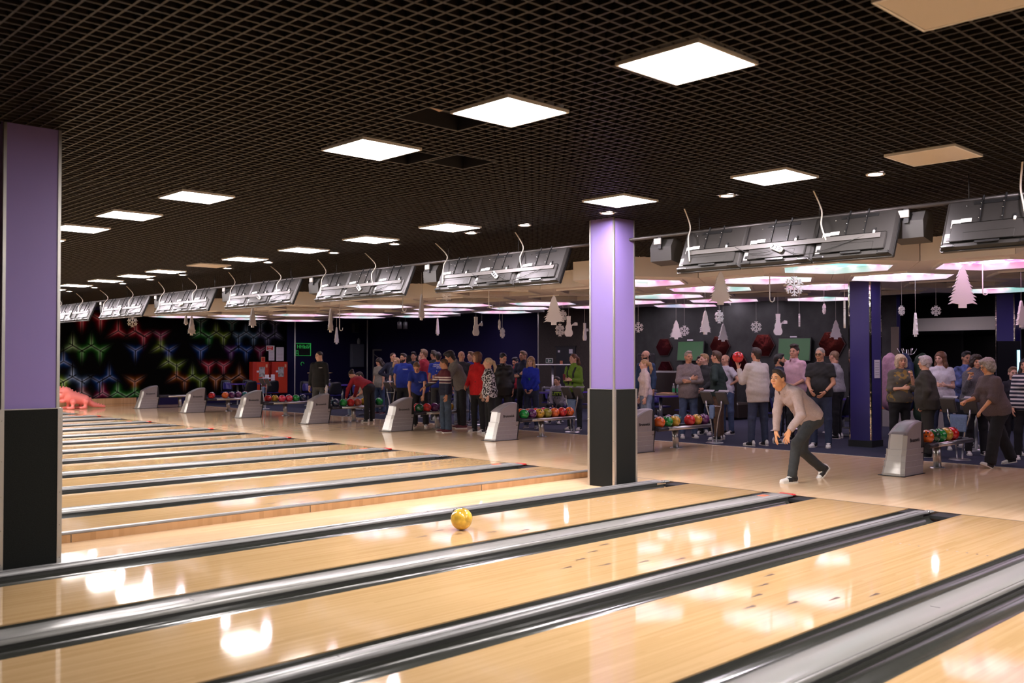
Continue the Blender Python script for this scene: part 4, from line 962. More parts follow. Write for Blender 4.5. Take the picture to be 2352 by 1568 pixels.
def person(lab, loc, face, h=1.75, fem=False, w=1.0, belly=0.0, lean=(3, 2), side=0, twist=0, head=(0, 0, 0), ra='hang', la='hang', rh='relax', lh='relax', legs=None, seat=None, top=None, bottom=None, hair=('short', 'dark'), sk='a', shoes='bw', glasses=None, beard=None, fine=False, face_on=True, rpalm=None, lpalm=None, zoff=None, watch=None, rhd=None, lhd=None, foot=(8, 8), fpitch=(0, 0), hoff=None):
    """lab: label; loc: floor point below the pelvis; face: world heading in degrees; poses are given in the body frame (x right, y ahead, z up)"""
    s = h / 1.76; X = np.array([1., 0, 0]); Zv = np.array([0., 0, 1])
    def tilt(f, sd=0): return nrm((math.sin(R(sd)), math.sin(R(f)), math.cos(R(f)) * math.cos(R(sd))))
    if legs is None: legs = (((.07, .03, -1), (.01, -.05, -1)), ((.07, -.02, -1), (.02, -.02, -1)))
    P = np.array([0., 0, .93 * s]); hw = (.088 if not fem else .092) * s
    J = {}
    for sg, (th, shn), nm in ((1, legs[0], 'r'), (-1, legs[1], 'l')):
        t = nrm((th[0] * sg, th[1], th[2])); q = nrm((shn[0] * sg, shn[1], shn[2]))
        J['hip' + nm] = P + X * sg * hw - Zv * .02 * s; J['kn' + nm] = J['hip' + nm] + t * .43 * s; J['an' + nm] = J['kn' + nm] + q * .41 * s
    mz = min(J['anr'][2] - .085 * s, J['anl'][2] - .085 * s) if zoff is None else zoff
    for k_ in J: J[k_] = J[k_] - Zv * mz
    P = P - Zv * mz
    u1 = tilt(lean[0], side * .5); u2 = tilt(lean[0] + lean[1], side)
    Wt = P + u1 * .17 * s; Ch = Wt + nrm(u1 + u2) * .20 * s; N = Ch + u2 * .18 * s
    rt_ = nrm(np.array([math.cos(R(twist)), math.sin(R(twist)), -math.sin(R(side))])); rt_ = nrm(rt_ - u2 * (rt_ @ u2)); fw = np.cross(u2, rt_)
    sw = (.168 if not fem else .147) * s * (1 + (w - 1) * .40)
    for sg, arm, nm in ((1, ra, 'r'), (-1, la, 'l')):
        a = ARM[arm] if isinstance(arm, str) else arm
        S0 = N - u2 * .078 * s + rt_ * sg * sw
        def B(v): return nrm(rt_ * sg * v[0] + np.array([-rt_[1], rt_[0], 0]) * v[1] + Zv * v[2])
        J['sh' + nm] = S0; J['el' + nm] = S0 + B(a[0]) * .285 * s; J['wr' + nm] = J['el' + nm] + B(a[1]) * .245 * s
    hu = nrm(u2 * .45 + Zv * .55) if hoff is None else nrm(hoff); Hc = N + hu * .148 * s
    # head rotation: yaw (left +), pitch (down +), roll
    def rotm(): return np.array(Matrix.Rotation(R(-head[0]), 3, 'Z') @ Matrix.Rotation(R(-head[1]), 3, 'X') @ Matrix.Rotation(R(head[2]), 3, 'Y'))
    HM = rotm(); hs = s * (1.0 if h > 1.5 else 1.07)
    # ---------- body
    tw = (w, w * (1 + belly)); g = s
    f_ = dict(hip=(.156, .115), wa=(.134, .098), ch=(.150, .110)) if not fem else dict(hip=(.164, .122), wa=(.120, .092), ch=(.132, .104))
    def tor(e=0.0, loose=0.0, drop=0.0):
        A = [ecap(P - u1 * (.03 + drop) * g, P + u1 * .05 * g, ((f_['hip'][0] * w + e + loose * .7) * g, (f_['hip'][1] * w + e + loose * .7) * g), ((f_['hip'][0] * w * .99 + e + loose) * g, (f_['hip'][1] * w + e + loose) * g), X),
             ecap(P + u1 * .05 * g, Wt, ((f_['hip'][0] * w * .98 + e + loose) * g, (f_['hip'][1] * w + e + loose) * g), ((f_['wa'][0] * w + e + loose) * g, (f_['wa'][1] * w + e + loose) * g), nrm(X + rt_)),
             ecap(Wt, Ch, ((f_['wa'][0] * w + e + loose) * g, (f_['wa'][1] * w + e + loose) * g), ((f_['ch'][0] * w + e + loose * .5) * g, (f_['ch'][1] * w + e + loose * .5) * g), rt_),
             ecap(Ch, N - u2 * .115 * g, ((f_['ch'][0] * w + e + loose * .5) * g, (f_['ch'][1] * w + e) * g), ((f_['ch'][0] * .86 * w + e) * g, (f_['ch'][1] * .74 + e) * g), rt_),
             cap(J['shr'] - rt_ * .01 * g, N - u2 * .045 * g, (.044 * (1 + (w - 1) * .4) + e * .7) * g, (.050 + e * .7) * g, k=.05), cap(J['shl'] + rt_ * .01 * g, N - u2 * .045 * g, (.044 * (1 + (w - 1) * .4) + e * .7) * g, (.050 + e * .7) * g, k=.05)]
        if belly: A.append(ell(Wt + fw * (.05 + .06 * belly) * g - u1 * .02, np.array([.13, .10, .13]) * g * w * (1 + .25 * belly) + e, .05))
        if fem:
            for sg in (-1, 1): A.append(ell(Ch + rt_ * sg * .062 * g * w + fw * .075 * g * w - u2 * .005, np.array([.058, .058, .06]) * g * w + e, .04))
        return A
    aw = 1 + (w - 1) * .6; BP = tor()
    BP += [cap(N - u2 * .03, Hc - hu * .05 * s, .056 * s * aw, .052 * s, .04)]
    for nm in 'rl':
        BP += [cap(J['sh' + nm], J['el' + nm], .047 * s * aw, .038 * s * aw, .04), cap(J['el' + nm], J['wr' + nm], .038 * s * aw, .025 * s, .02)]
        BP += [cap(J['hip' + nm], J['kn' + nm], .082 * s * w, .052 * s * aw, .05), cap(J['kn' + nm], J['an' + nm], .052 * s * aw, .034 * s, .03)]
    V, F = sdf_mesh(BP, .021)
    parts = [(V, F)]
    hv, hf = HEADS[fem]; parts.append((hv * hs @ HM.T + Hc, hf))
    def hand_M(nm, sg, palm, hd):
        d = nrm(J['wr' + nm] - J['el' + nm]) if hd is None else nrm((hd[0] * sg, hd[1], hd[2])); pn = np.array([-sg * 1.0, 0, 0]) if palm is None else np.array([palm[0] * sg, palm[1], palm[2]], float)
        if palm is None and abs(d[0]) > .6: pn = np.array([0, -1., 0])
        z = -nrm(pn - d * (pn @ d)); x = np.cross(d, z)
        return np.stack([x, d, z], 1), x
    for nm, sg, kind, palm, hd in (('r', 1, rh, rpalm, rhd), ('l', -1, lh, lpalm, lhd)):
        if kind is None: continue
        M, x = hand_M(nm, sg, palm, hd); hv, hf = hand(kind, fine); hv = hv.copy(); hf2 = hf
        # thumb should point ahead / up: mirror the template when needed
        pref = np.array([-sg * .3, .8, .5]);
        if x @ pref < 0: hv[:, 0] *= -1; hf2 = hf[:, ::-1]
        parts.append((hv * s * (1.02 if not fem else .92) @ M.T + J['wr' + nm] + nrm(M[:, 1]) * .012, hf2))
        J['hand' + nm] = J['wr' + nm] + M[:, 1] * .085 * s; J['pn' + nm] = -M[:, 2]
    off = 0; VV = []; FF = []
    for v, f in parts: VV.append(v); FF.append(f + off); off += len(v)
    VV = np.concatenate(VV); FF = np.concatenate(FF)
    ob = np_obj('person', VV, FF, SK[sk]); ob.location = (loc[0], loc[1], loc[2] if len(loc) > 2 else 0); ob.rotation_euler = (0, 0, R(face - 90)); tag(ob, lab, 'person')
    H4 = Matrix.Translation(Vector(Hc)) @ Matrix(HM.tolist()).to_4x4() @ Matrix.Scale(hs, 4)
    # ---------- clothes
    t = dict(m=None, sleeve='long', e=.016, loose=.012, hem=-.06, collar='crew', mats2=None); t.update(top or {})
    if t['m'] is not None:
        e = t['e']; TP = tor(e, t['loose'], max(0, -t['hem'] - .02) if not (lean[0] > 25 or seat) else 0); TP.append(cut(P + u1 * t['hem'] * s, -u1))
        if t['collar'] == 'turtle': TP.append(cap(N - u2 * .05, N + hu * .065 * s, (.070 * aw) * s, .066 * s, .03, flat=0))
        elif t['collar'] == 'shirt': TP.append(cap(N - u2 * .05, N + hu * .030 * s, (.080 * aw) * s, .064 * s, .035, flat=0))
        elif t['collar'] in ('hood', 'crew'): TP.append(cap(N - u2 * .05, N + hu * .012 * s, (.085 * aw) * s, .074 * s, .04, flat=0))
        for nm in 'rl':
            sh, el, wr = J['sh' + nm], J['el' + nm], J['wr' + nm]
            if t['sleeve'] == 'long': TP += [cap(sh, el, (.050 * aw + e) * s, (.042 * aw + e) * s, .04), cap(el, wr, (.042 * aw + e) * s, (.029 + e * .8) * s, .025, flat=-.005)]
            elif t['sleeve'] == 'elbow': TP += [cap(sh, el, (.052 * aw + e) * s, (.050 * aw + e) * s, .04), cap(el, el + (wr - el) * .3, (.050 * aw + e) * s, (.048 * aw + e) * s, .025, flat=0)]
            elif t['sleeve'] == 'rolled': TP += [cap(sh, el, (.050 * aw + e) * s, (.044 * aw + e) * s, .04), cap(el, el + (wr - el) * .15, (.050 * aw + e) * s, (.050 * aw + e) * s, .02, flat=0)]
            elif t['sleeve'] == 'tee': TP += [cap(sh, sh + (el - sh) * .66, (.052 * aw + e) * s, (.056 * aw + e) * s, .04, flat=0)]
        if t['collar'] == 'hood': TP += [ell(N - fw * .075 * s + u2 * .005, np.array([.085, .05, .055]) * s, .03)]
        tv, tf = sdf_mesh(TP, .016 if not fine else .011, fold=.0042, seed=loc[0] * 3.1)
        to = np_obj(t.get('name', 'top'), tv, tf, t['m'], ob)
        if t['collar'] == 'shirt':
            mb = MB(); M4 = Matrix.Translation(Vector(N + hu * .02 * s))
            for sg in (-1, 1):
                pts = [rt_ * sg * .058 - fw * .02, rt_ * sg * .050 + fw * .045, rt_ * sg * .012 + fw * .075, rt_ * sg * .035 + fw * .085 - u2 * .055, rt_ * sg * .075 + fw * .03 - u2 * .035]
                a = [Vector((N + hu * .034 * s + q * 1.16 * s).tolist()) for q in pts]; b = [p + Vector((fw * .007 - u2 * .002).tolist()) for p in a]
                mb.add([tuple(p) for p in a + b], [(0, 1, 2, 3, 4), (9, 8, 7, 6, 5)] + [(i, (i + 1) % 5, 5 + (i + 1) % 5, 5 + i) for i in range(5)])
            mb.build('collar', t['m'], to)
        if t.get('ribs'):
            pass
    b = dict(m=None, e=.012, leg=0.0, rise=.075, wide=0.0); b.update(bottom or {})
    if b['m'] is not None:
        e = b['e']; W_ = b['wide']
        LP = [ecap(P - u1 * .05 * g, P + u1 * .05 * g, ((f_['hip'][0] * w + e) * g, (f_['hip'][1] * w + e) * g), ((f_['hip'][0] * w * .97 + e) * g, (f_['hip'][1] * w * .98 + e) * g), X, .04),
              ecap(P + u1 * .05 * g, P + u1 * .11 * g, ((f_['hip'][0] * w * .97 + e) * g, (f_['hip'][1] * w * .98 + e) * g), ((f_['wa'][0] * w + e) * g * 1.05, (f_['wa'][1] * w + e) * g * 1.05), X, .03), cut(P + u1 * b['rise'] * s, u1)]
        for nm in 'rl':
            LP += [cap(J['hip' + nm], J['kn' + nm], (.084 * w + e) * s, (.056 * aw + e + W_ * .5) * s, .045), cap(J['kn' + nm], J['an' + nm] + nrm(J['an' + nm] - J['kn' + nm]) * .02, (.056 * aw + e + W_ * .5) * s, (.046 + e + W_) * s, .03, flat=-.0)]
        lv, lf = sdf_mesh(LP, .017 if not fine else .012, fold=.0034, seed=loc[1] * 2.3); np_obj('trousers', lv, lf, b['m'], ob)
    # ---------- shoes
    sm = dict(bw=[M_shoeb, M_shoew], maroon=[M_shoer, M_shoer], grey=[M_shoeg, M_shoeg], white=[M_shoew, M_shoew], black=[M_shoeb, M_shoeb])[shoes]
    key = ('shoe', shoes)
    if key not in _hair:
        cy = SHOE[0][SHOE[1]].mean(1); mi = ((cy[:, 1] > .085) | ((cy[:, 1] > .03) & (cy[:, 2] > .068)) | (cy[:, 1] < -.06)).astype(int)
        me = bpy.data.meshes.new('shoe'); fast_mesh(me, SHOE[0], SHOE[1], True)
        for q in sm: me.materials.append(q)
        me.polygons.foreach_set('material_index', mi.astype(np.int32)); _hair[key] = (me, SOLE.mesh('sole', M_sole))
    for q, (nm, sg) in enumerate((('r', 1), ('l', -1))):
        A = J['an' + nm]; sd = J['an' + nm] - J['kn' + nm]
        M4 = Matrix.Translation(Vector(A)) @ Matrix.Rotation(R(-sg * foot[q]), 4, 'Z') @ Matrix.Rotation(R(fpitch[q]), 4, 'X') @ Matrix.Translation((0, 0, -.085 * s)) @ Matrix.Scale(s * (.93 if fem else 1.02), 4)
        so = link('shoe', _hair[key][0], ob); so.matrix_local = M4; link('sole', _hair[key][1], so)
    # ---------- hair, face
    st, hc = hair
    if st:
        if st not in _hair: _hair[st] = hair_tpl(st)
        k2 = (st, hc)
        if k2 not in _hair:
            me = bpy.data.meshes.new('hair'); fast_mesh(me, _hair[st][0], _hair[st][1], True); me.materials.append(HRM[hc]); _hair[k2] = me
        ho = link('hair', _hair[k2], ob); ho.matrix_local = H4
    if face_on:
        if ('br', hc) not in _hair: _hair[('br', hc)] = {sg: brow_mesh(sg, HRM[hc if hc not in ('pale', 'silver') else 'dblond']) for sg in (-1, 1)}
        if 'lips' not in _hair: _hair['lips'] = lips_mesh(M_lip)
        for sg in (-1, 1):
            for nm, me in (('eye', ME_EYE[sg]), ('eyebrow', _hair[('br', hc)][sg])): o = link(nm, me, ob); o.matrix_local = H4
        o = link('lips', _hair['lips'], ob); o.matrix_local = H4
    if beard:
        if 'beard' not in _hair:
            P_ = [ell((0, .022, -.040), (.0655, .073, .078), .02), ell((0, .048, -.093), (.040, .040, .033), .03), cut((0, 0, -.022), (0, 0, 1)), ell((0, .10, -.045), (.030, .03, .016), .01, True), ell((0, .09, -.01), (.042, .06, .03), .01, True), cut((0, -.02, 0), (0, -1, 0))]
            _hair['beard'] = sdf_mesh(P_, .009, .002, 100)
        bo = np_obj('beard', _hair['beard'][0], _hair['beard'][1], HRM[beard], ob); bo.matrix_local = H4
    if glasses:
        lm = mat('lens_' + glasses, (.10, .045, .02) if glasses == 'brown' else (.2, .2, .22), .1, spec=.8); fm = mat('glasses_frame', (.02, .015, .012), .3)
        G = empty('glasses'); G.parent = ob; G.matrix_local = H4
        for sg in (-1, 1):
            rim = MB(); pts = [(sg * .031 + .023 * math.cos(q * .5236), .108, .001 + .017 * math.sin(q * .5236)) for q in range(13)]
            rim.tube(pts, .0022, 6, cap=False).build('rim', fm, G)
            MB().tube([(sg * .054, .106, .005), (sg * .080, .02, .008), (sg * .081, -.02, .0)], .002, 6).build('temple', fm, G)
            if glasses == 'brown': MB().lathe([(.0001, .001), (.021, .0)], n=12).build('lens', lm, G, (sg * .031, .107, .001), (R(-90), 0, 0))
        MB().tube([(-.009, .108, .004), (.009, .108, .004)], .002, 6).build('bridge', fm, G)
    if watch:
        d = nrm(J['wr' + watch[0]] - J['el' + watch[0]]); c0 = J['wr' + watch[0]] - d * .02; u_ = nrm(np.cross(d, [.3, .2, 1])); v2 = np.cross(d, u_)
        if t['sleeve'] == 'long': c0 = c0 + d * .018
        MB().tube([tuple(c0 + .031 * s * (u_ * math.cos(q * .5236) + v2 * math.sin(q * .5236))) for q in range(13)], .009, 6, cap=False).build('watch', M_black if watch[1] == 'b' else M_stick, ob)
    def W2(p): a = R(face - 90); return Vector((ob.location.x + p[0] * math.cos(a) - p[1] * math.sin(a), ob.location.y + p[0] * math.sin(a) + p[1] * math.cos(a), ob.location.z + p[2]))
    return dict(ob=ob, J=J, P=P, N=N, Ch=Ch, Wt=Wt, Hc=Hc, fw=fw, up=u2, rt=rt_, s=s, W=W2, H4=H4)
def decal_on(pr, child, me, m, point, normal, up, name):
    """wrap a flat mesh onto a garment: project each vertex along -normal onto the child surface"""
    ob = [c for c in pr['ob'].children if c.name.split('.')[0] == child][0]
    bv = BVHTree.FromPolygons([v.co for v in ob.data.vertices], [tuple(p.vertices) for p in ob.data.polygons])
    n = Vector(nrm(normal)); u = Vector(nrm(up)); x = u.cross(n).normalized(); u = n.cross(x); ok = 0
    for v in me.vertices:
        p = Vector(point) + x * v.co.x + u * v.co.y; h = bv.ray_cast(p + n * .35, -n)
        v.co = (h[0] + n * (.004 + v.co.z)) if h[0] is not None else p
    me.materials.clear(); me.materials.append(m)
    return link(name, me, ob)
def grid_plane(w, h, n=8):
    mb = MB(); vs = [((i / n - .5) * w, (j / n - .5) * h, 0) for j in range(n + 1) for i in range(n + 1)]
    mb.add(vs, [(j * (n + 1) + i, j * (n + 1) + i + 1, (j + 1) * (n + 1) + i + 1, (j + 1) * (n + 1) + i) for j in range(n) for i in range(n)], 0, True)
    return mb.mesh('p', [])
# ------------------------------------------------------------------ hanging winter decorations
M_foam = mat('foam_white', (.74, .72, .72), .8, bump=.1, bscale=80)
def tree_poly(h):
    L = [(0, h)]; n = 11
    for i in range(1, n + 1):
        t = i / n; w = .34 * h * (.12 + .88 * t) * (1 if i % 3 else 1.16); y = h * (1 - .9 * t)
        L += [(w, y - .012 * h), (w * .70, y + .012 * h)]
    L += [(.09 * h, .09 * h), (.09 * h, 0)]
    return L + [(-x, y) for x, y in L[::-1][:-1]]
def snowman_poly(h):
    pts = []
    def arc(cx, cy, r, a0, a1, n=9): return [(cx + r * math.cos(R(a0 + (a1 - a0) * i / n)), cy + r * math.sin(R(a0 + (a1 - a0) * i / n))) for i in range(n + 1)]
    pts += arc(0, .20, .20, -60, 40) + [(.16, .34)] + [(.30, .46), (.34, .56), (.42, .57), (.40, .48), (.46, .45), (.36, .42), (.20, .37)][::1][0:0] + arc(0, .45, .15, -25, 20, 4)
    pts += [(.30, .56), (.32, .64), (.37, .60), (.43, .63), (.41, .56), (.45, .52), (.36, .50), (.20, .50)][0:0]
    pts += [(.29, .60), (.31, .70), (.37, .66), (.43, .68), (.41, .60), (.44, .55), (.34, .54), (.13, .55)] + arc(0, .64, .095, -10, 40, 3) + [(.12, .73), (.085, .74), (.10, .99), (-.10, .99), (-.085, .74), (-.12, .73)] + arc(0, .64, .095, 140, 200, 4) + arc(0, .45, .15, 150, 205, 5) + arc(0, .20, .20, 140, 240)
    return [(x * h, y * h) for x, y in pts]
def flake(mb, h, th):
    r = h / 2
    for k in range(6):
        a = R(60 * k); rot = Matrix.Rotation(-a, 3, 'Y')
        mb.box(tuple(rot @ Vector((0, 0, r * .5)) + Vector((0, 0, r))), (.11 * r, th, r), rot=rot)
        for q, l in ((.48, .42), (.78, .36)):
            for s in (-1, 1):
                r2 = rot @ Matrix.Rotation(R(s * 55), 3, 'Y'); c = rot @ Vector((0, 0, r * q)) + r2 @ Vector((0, 0, r * l / 2)) + Vector((0, 0, r)); mb.box(tuple(c), (.09 * r, th * .98, r * l), rot=r2)
    return mb
def at_depth(px, py, z):
    f = np.array([math.cos(R(YAW)) * math.cos(R(PITCH)), math.sin(R(YAW)) * math.cos(R(PITCH)), math.sin(R(PITCH))])
    r = np.array([math.sin(R(YAW)), -math.cos(R(YAW)), 0]); u = np.cross(r, f)
    return CAM + (f + r * (px - 1176) / 2198.6 - u * (py - 784) / 2198.6) * z
# kind, x, top, bottom (as read off the photograph), distance, turn (0 faces the camera), label
DEC = [('tree', 1655, 622, 700, 15.0, 0, 'large white foam tree under the screens right of the central column'), ('tree', 2211, 610, 707, 14.6, 0, 'largest white foam tree, right of the blue column'), ('tree', 1272, 677, 746, 17.7, 0, 'large white foam tree left of the central column'),
 ('tree', 968, 675, 735, 19.5, 78, 'white foam tree seen nearly edge on above the crowd'), ('tree', 759, 708, 763, 21.5, 84, 'white foam tree edge on above the man in black hoodie'), ('tree', 580, 705, 752, 24.0, 74, 'white foam tree turned sideways above the fire cabinets'), ('tree', 440, 725, 770, 26, 76, 'white foam tree sideways in front of the mural'), ('tree', 427, 722, 746, 27.5, 78, 'smallest white foam tree sideways in front of the mural'),
 ('flake', 304, 728, 751, 27, 0, 'white foam snowflake in front of the mural'), ('flake', 1026, 670, 692, 18.6, 10, 'white foam snowflake half hidden under the screens'), ('flake', 1824, 635, 680, 15.5, 12, 'large white foam snowflake left of the blue column'),
 ('tree', 773, 751, 790, 27, 80, 'thin white foam tree edge on beside the grey wall box'), ('tree', 1005, 731, 770, 24.5, 80, 'thin white foam tree edge on in the dark centre'), ('snowman', 1093, 727, 772, 22.5, 40, 'white foam snowman in top hat above the crowd'),
 ('flake', 1147, 734, 757, 22, 82, 'small white snowflake edge on right of the snowman'), ('flake', 1154, 753, 776, 23, 66, 'small white snowflake catching warm light over the crowd'), ('flake', 1293, 712, 738, 20, 50, 'white snowflake behind the large tree, upper one'), ('flake', 1286, 744, 772, 20.5, 45, 'white snowflake behind the large tree, lower one'),
 ('snowman', 1306, 725, 774, 20, 15, 'white foam snowman between tree and central column'), ('snowman', 1343, 741, 783, 20.5, 62, 'slim white snowman at the left side of the central column'), ('flake', 1466, 740, 763, 20.5, 0, 'white snowflake peeking from behind the central column'), ('tree', 1553, 735, 779, 20, 8, 'bright white foam tree over the man in grey'), ('flake', 1572, 748, 771, 20.6, 15, 'white snowflake touching the bright tree'),
 ('tree', 1620, 713, 768, 18.6, 40, 'white foam tree turned half away, over the left green screen'), ('flake', 1652, 713, 742, 19.6, 40, 'white snowflake hanging under the large tree'), ('tree', 1661, 743, 784, 21.5, 25, 'white foam tree before the red hexagon'), ('flake', 1737, 738, 763, 20, 10, 'white snowflake between the two red hexagons'), ('snowman', 1787, 720, 771, 19.5, 10, 'white foam snowman with raised arm over the right green screen'),
 ('flake', 1836, 721, 750, 19, 74, 'white snowflake seen edge on right of the snowman'), ('flake', 1893, 698, 721, 18.5, 84, 'small white snowflake edge on near the blue column'), ('snowman', 1940, 690, 755, 16.2, 70, 'white snowman edge on touching the blue column outline'), ('tree', 1920, 735, 779, 20.5, 10, 'grey white foam tree left of the blue column'),
 ('flake', 2071, 702, 724, 17.5, 35, 'white snowflake between the blue columns, left one'), ('flake', 2150, 702, 725, 17.5, 5, 'white snowflake between the blue columns, right one'), ('tree', 2103, 718, 773, 16.5, 80, 'white foam tree edge on between two snowflakes'), ('tree', 2346, 690, 752, 14.8, 35, 'white foam tree cut by the right edge')]
for kind, px, yt, yb, z, turn, lab in DEC:
    a = at_depth(px, yt, z); b = at_depth(px, yb, z); h = float(a[2] - b[2]); th = .032
    mb = MB()
    if kind == 'tree': mb.prism(tree_poly(h), 1, -th / 2, th / 2)
    elif kind == 'snowman': mb.prism(snowman_poly(h), 1, -th / 2, th / 2)
    else: flake(mb, h, th)
    D = empty('hanging_decoration', (b[0], b[1], b[2]), R(YAW - 90 + turn), lab, 'decoration', 'white foam winter decorations')
    mb.build({'tree': 'foam_tree', 'snowman': 'foam_snowman', 'flake': 'foam_snowflake'}[kind], M_foam, D)
    ceil = 3.103 if b[0] > 2.9 else ZC + .02
    if b[0] > 10: ceil = 3.255
    if a[2] < ceil - .02: MB().tube([(0, 0, h - .01), (0, 0, ceil - b[2])], .0022, 5).build('string', M_white, D)
# white J hooks under the soffit
for i, (px, py, z) in enumerate([(780, 745, 24), (925, 700, 21.5), (1123, 690, 19.5), (1768, 672, 16), (2257, 655, 15)]):
    b = at_depth(px, py, z); H = MB().tube([(0, 0, 3.103 - b[2]), (0, 0, -.10), (.01, 0, -.14), (.04, 0, -.155), (.07, 0, -.14), (.08, 0, -.08)], .009, 8).build('ceiling_hook', M_white, None, (b[0], b[1], b[2]), (0, 0, R(YAW - 90)))
    tag(H, 'white hook shaped rod hanging from the dropped ceiling, %s from the left' % ORD[i], 'hook', 'white ceiling hooks')
# ------------------------------------------------------------------ back wall: hexagon mirrors, screens, door, signs
M_hexm = mat('hex_mirror_red', (.30, .06, .06), .10, metal=1.0, bump=.6, bscale=2.2)
M_hexd = mat('hex_frame_dark', (.05, .02, .02), .4)
for i, (y, z, r, lab) in enumerate([(11.73, 1.96, .30, 'dark red hexagon wall mirror left of the left green screen'), (9.75, 1.97, .34, 'red hexagon wall mirror behind a hanging tree'), (8.34, 1.98, .36, 'red hexagon wall mirror with bright reflections above the man in white'), (9.17, 1.47, .34, 'red hexagon wall mirror behind the red ball'), (12.42, 1.50, .33, 'red hexagon wall mirror behind the man with glasses'), (6.32, 1.99, .38, 'dark red hexagon wall mirror behind the man in sunglasses'), (11.68, 1.30, .28, 'small red hexagon mirror above the tufted sofa'), (5.25, 1.45, .33, 'red hexagon wall mirror left of the blue column')]):
    H = empty('hexagon_mirror', (XB - .03, y, z), 0, lab, 'mirror', 'red hexagon mirrors on the back wall')
    pts = [(r * 1.02 * math.cos(R(60 * q)), r * math.sin(R(60 * q))) for q in range(6)]
    MB().prism(pts, 0, -.03, 0).build('frame', M_hexd, H)
    inn = [(p[0] * .93, p[1] * .93) for p in pts]
    MB().prism(inn, 0, -.045, -.028).build('mirror_face', M_hexm, H)
M_scr = mat('green_screen', (.012, .03, .014), .25, emit=(.03, .10, .035), es=.35)
for y, z, w, h, lab in ((10.69, 1.84, .95, .60, 'wall screen showing plain green, left one'), (7.34, 1.86, .98, .64, 'wall screen showing plain green, above the man in pink')):
    T = empty('wall_screen', (XB - .14, y, z), 0, lab, 'screen'); T.rotation_euler = (0, R(6), 0)
    MB().box((0, 0, 0), (.06, w, h), bev=.008).build('housing', M_tvd, T); MB().box((-.032, 0, 0), (.004, w - .06, h - .06)).build('display', M_scr, T); MB().box((.08, 0, 0), (.1, .15, .15)).build('wall_mount', M_black, T)
    MB().box((-.0, .05, h / 2 + .02), (.02, .2, .035)).build('note', M_paper, T)
dr = empty('door_1', (XB - .03, 15.78, 0), 0); dr['kind'] = 'structure'; dr['label'] = 'black door in the brown wall'
MB().box((0, 0, 1.0), (.05, .86, 2.0)).build('leaf', mat('door_black', (.012, .012, .02), .4), dr)
MB().box((-.03, 0, 2.02), (.03, .96, .05)).build('frame_head', M_black, dr); MB().box((-.035, -.36, 1.0), (.03, .04, .14)).build('handle', M_steel, dr)
MB().box((-.028, .3, 1.86), (.004, .10, .07)).build('note', M_paper, dr); MB().box((-.028, -.24, 1.86), (.004, .16, .14)).build('note', M_paper, dr)
M_ggreen = mat('exit_green', (.02, .28, .10), .4, emit=(.05, .5, .2), es=.25)
E1 = empty('exit_sign', (XB - .04, 16.54, 1.55), 0, 'small green running man exit sign beside the black door', 'sign')
MB().box((0, 0, 0), (.02, .32, .16)).build('plate', M_white, E1); MB().box((-.012, 0, 0), (.004, .28, .12)).build('field', mat('exit_dark', (.02, .08, .05), .4), E1)
MB().box((-.016, .03, 0), (.004, .05, .09)).box((-.016, -.05, 0), (.004, .08, .03)).build('pictogram', M_white, E1)
E2 = empty('fire_sign', (XB - .04, 16.02, 1.50), 0, 'small red fire sign on the wall by the black door', 'sign')
MB().box((0, .06, .03), (.02, .16, .12)).build('plate', M_red, E2); MB().box((-.012, -.05, -.02), (.02, .12, .14)).build('plate', mat('sign_orange', (.6, .2, .1), .5), E2)
E3 = empty('hanging_exit_sign', (9.6, 16.2, 2.70), R(-45), 'small green exit sign hanging from the dropped ceiling', 'sign')
MB().box((0, 0, 0), (.02, .26, .15)).build('plate', M_white, E3); MB().box((-.012, 0, 0), (.004, .22, .11)).build('field', M_ggreen, E3)
for s in (-.08, .08): MB().tube([(0, s, .07), (0, s, .36)], .003, 5).build('rod', M_steel, E3)
# neon sign on the far wall (upper right of the mural)
NS = empty('neon_sign', (9.72, YF - .05, 1.98), 0, 'green framed sign reading part of a Russian word on the navy wall', 'sign')
M_neon = mat('neon_green', (.02, .2, .05), .4, emit=(.05, .55, .12), es=.22)
fr = MB()
for s in (-1, 1): fr.box((0, 0, s * .24), (.72, .02, .018)).box((s * .36, 0, 0), (.018, .02, .5))
fr.build('frame', M_neon, NS); MB().box((0, .02, 0), (.70, .01, .47)).build('panel', M_black, NS)
text_obj('lettering', 'ННЫЙ', .20, M_neon, NS, Matrix.Translation((.05, -.01, .10)) @ Matrix.Rotation(R(90), 4, 'X'), .004)
text_obj('lettering', 'Д', .20, M_neon, NS, Matrix.Translation((-.26, -.01, -.12)) @ Matrix.Rotation(R(90), 4, 'X'), .004)
NB = empty('neon_emblem', (9.72, YF - .04, 1.42), 0, 'tiny round green emblem below the green sign', 'sign')
MB().tube([(.07 * math.cos(q * .6), 0, .07 * math.sin(q * .6)) for q in range(8)], .008, 6).build('ring', M_neon, NB)
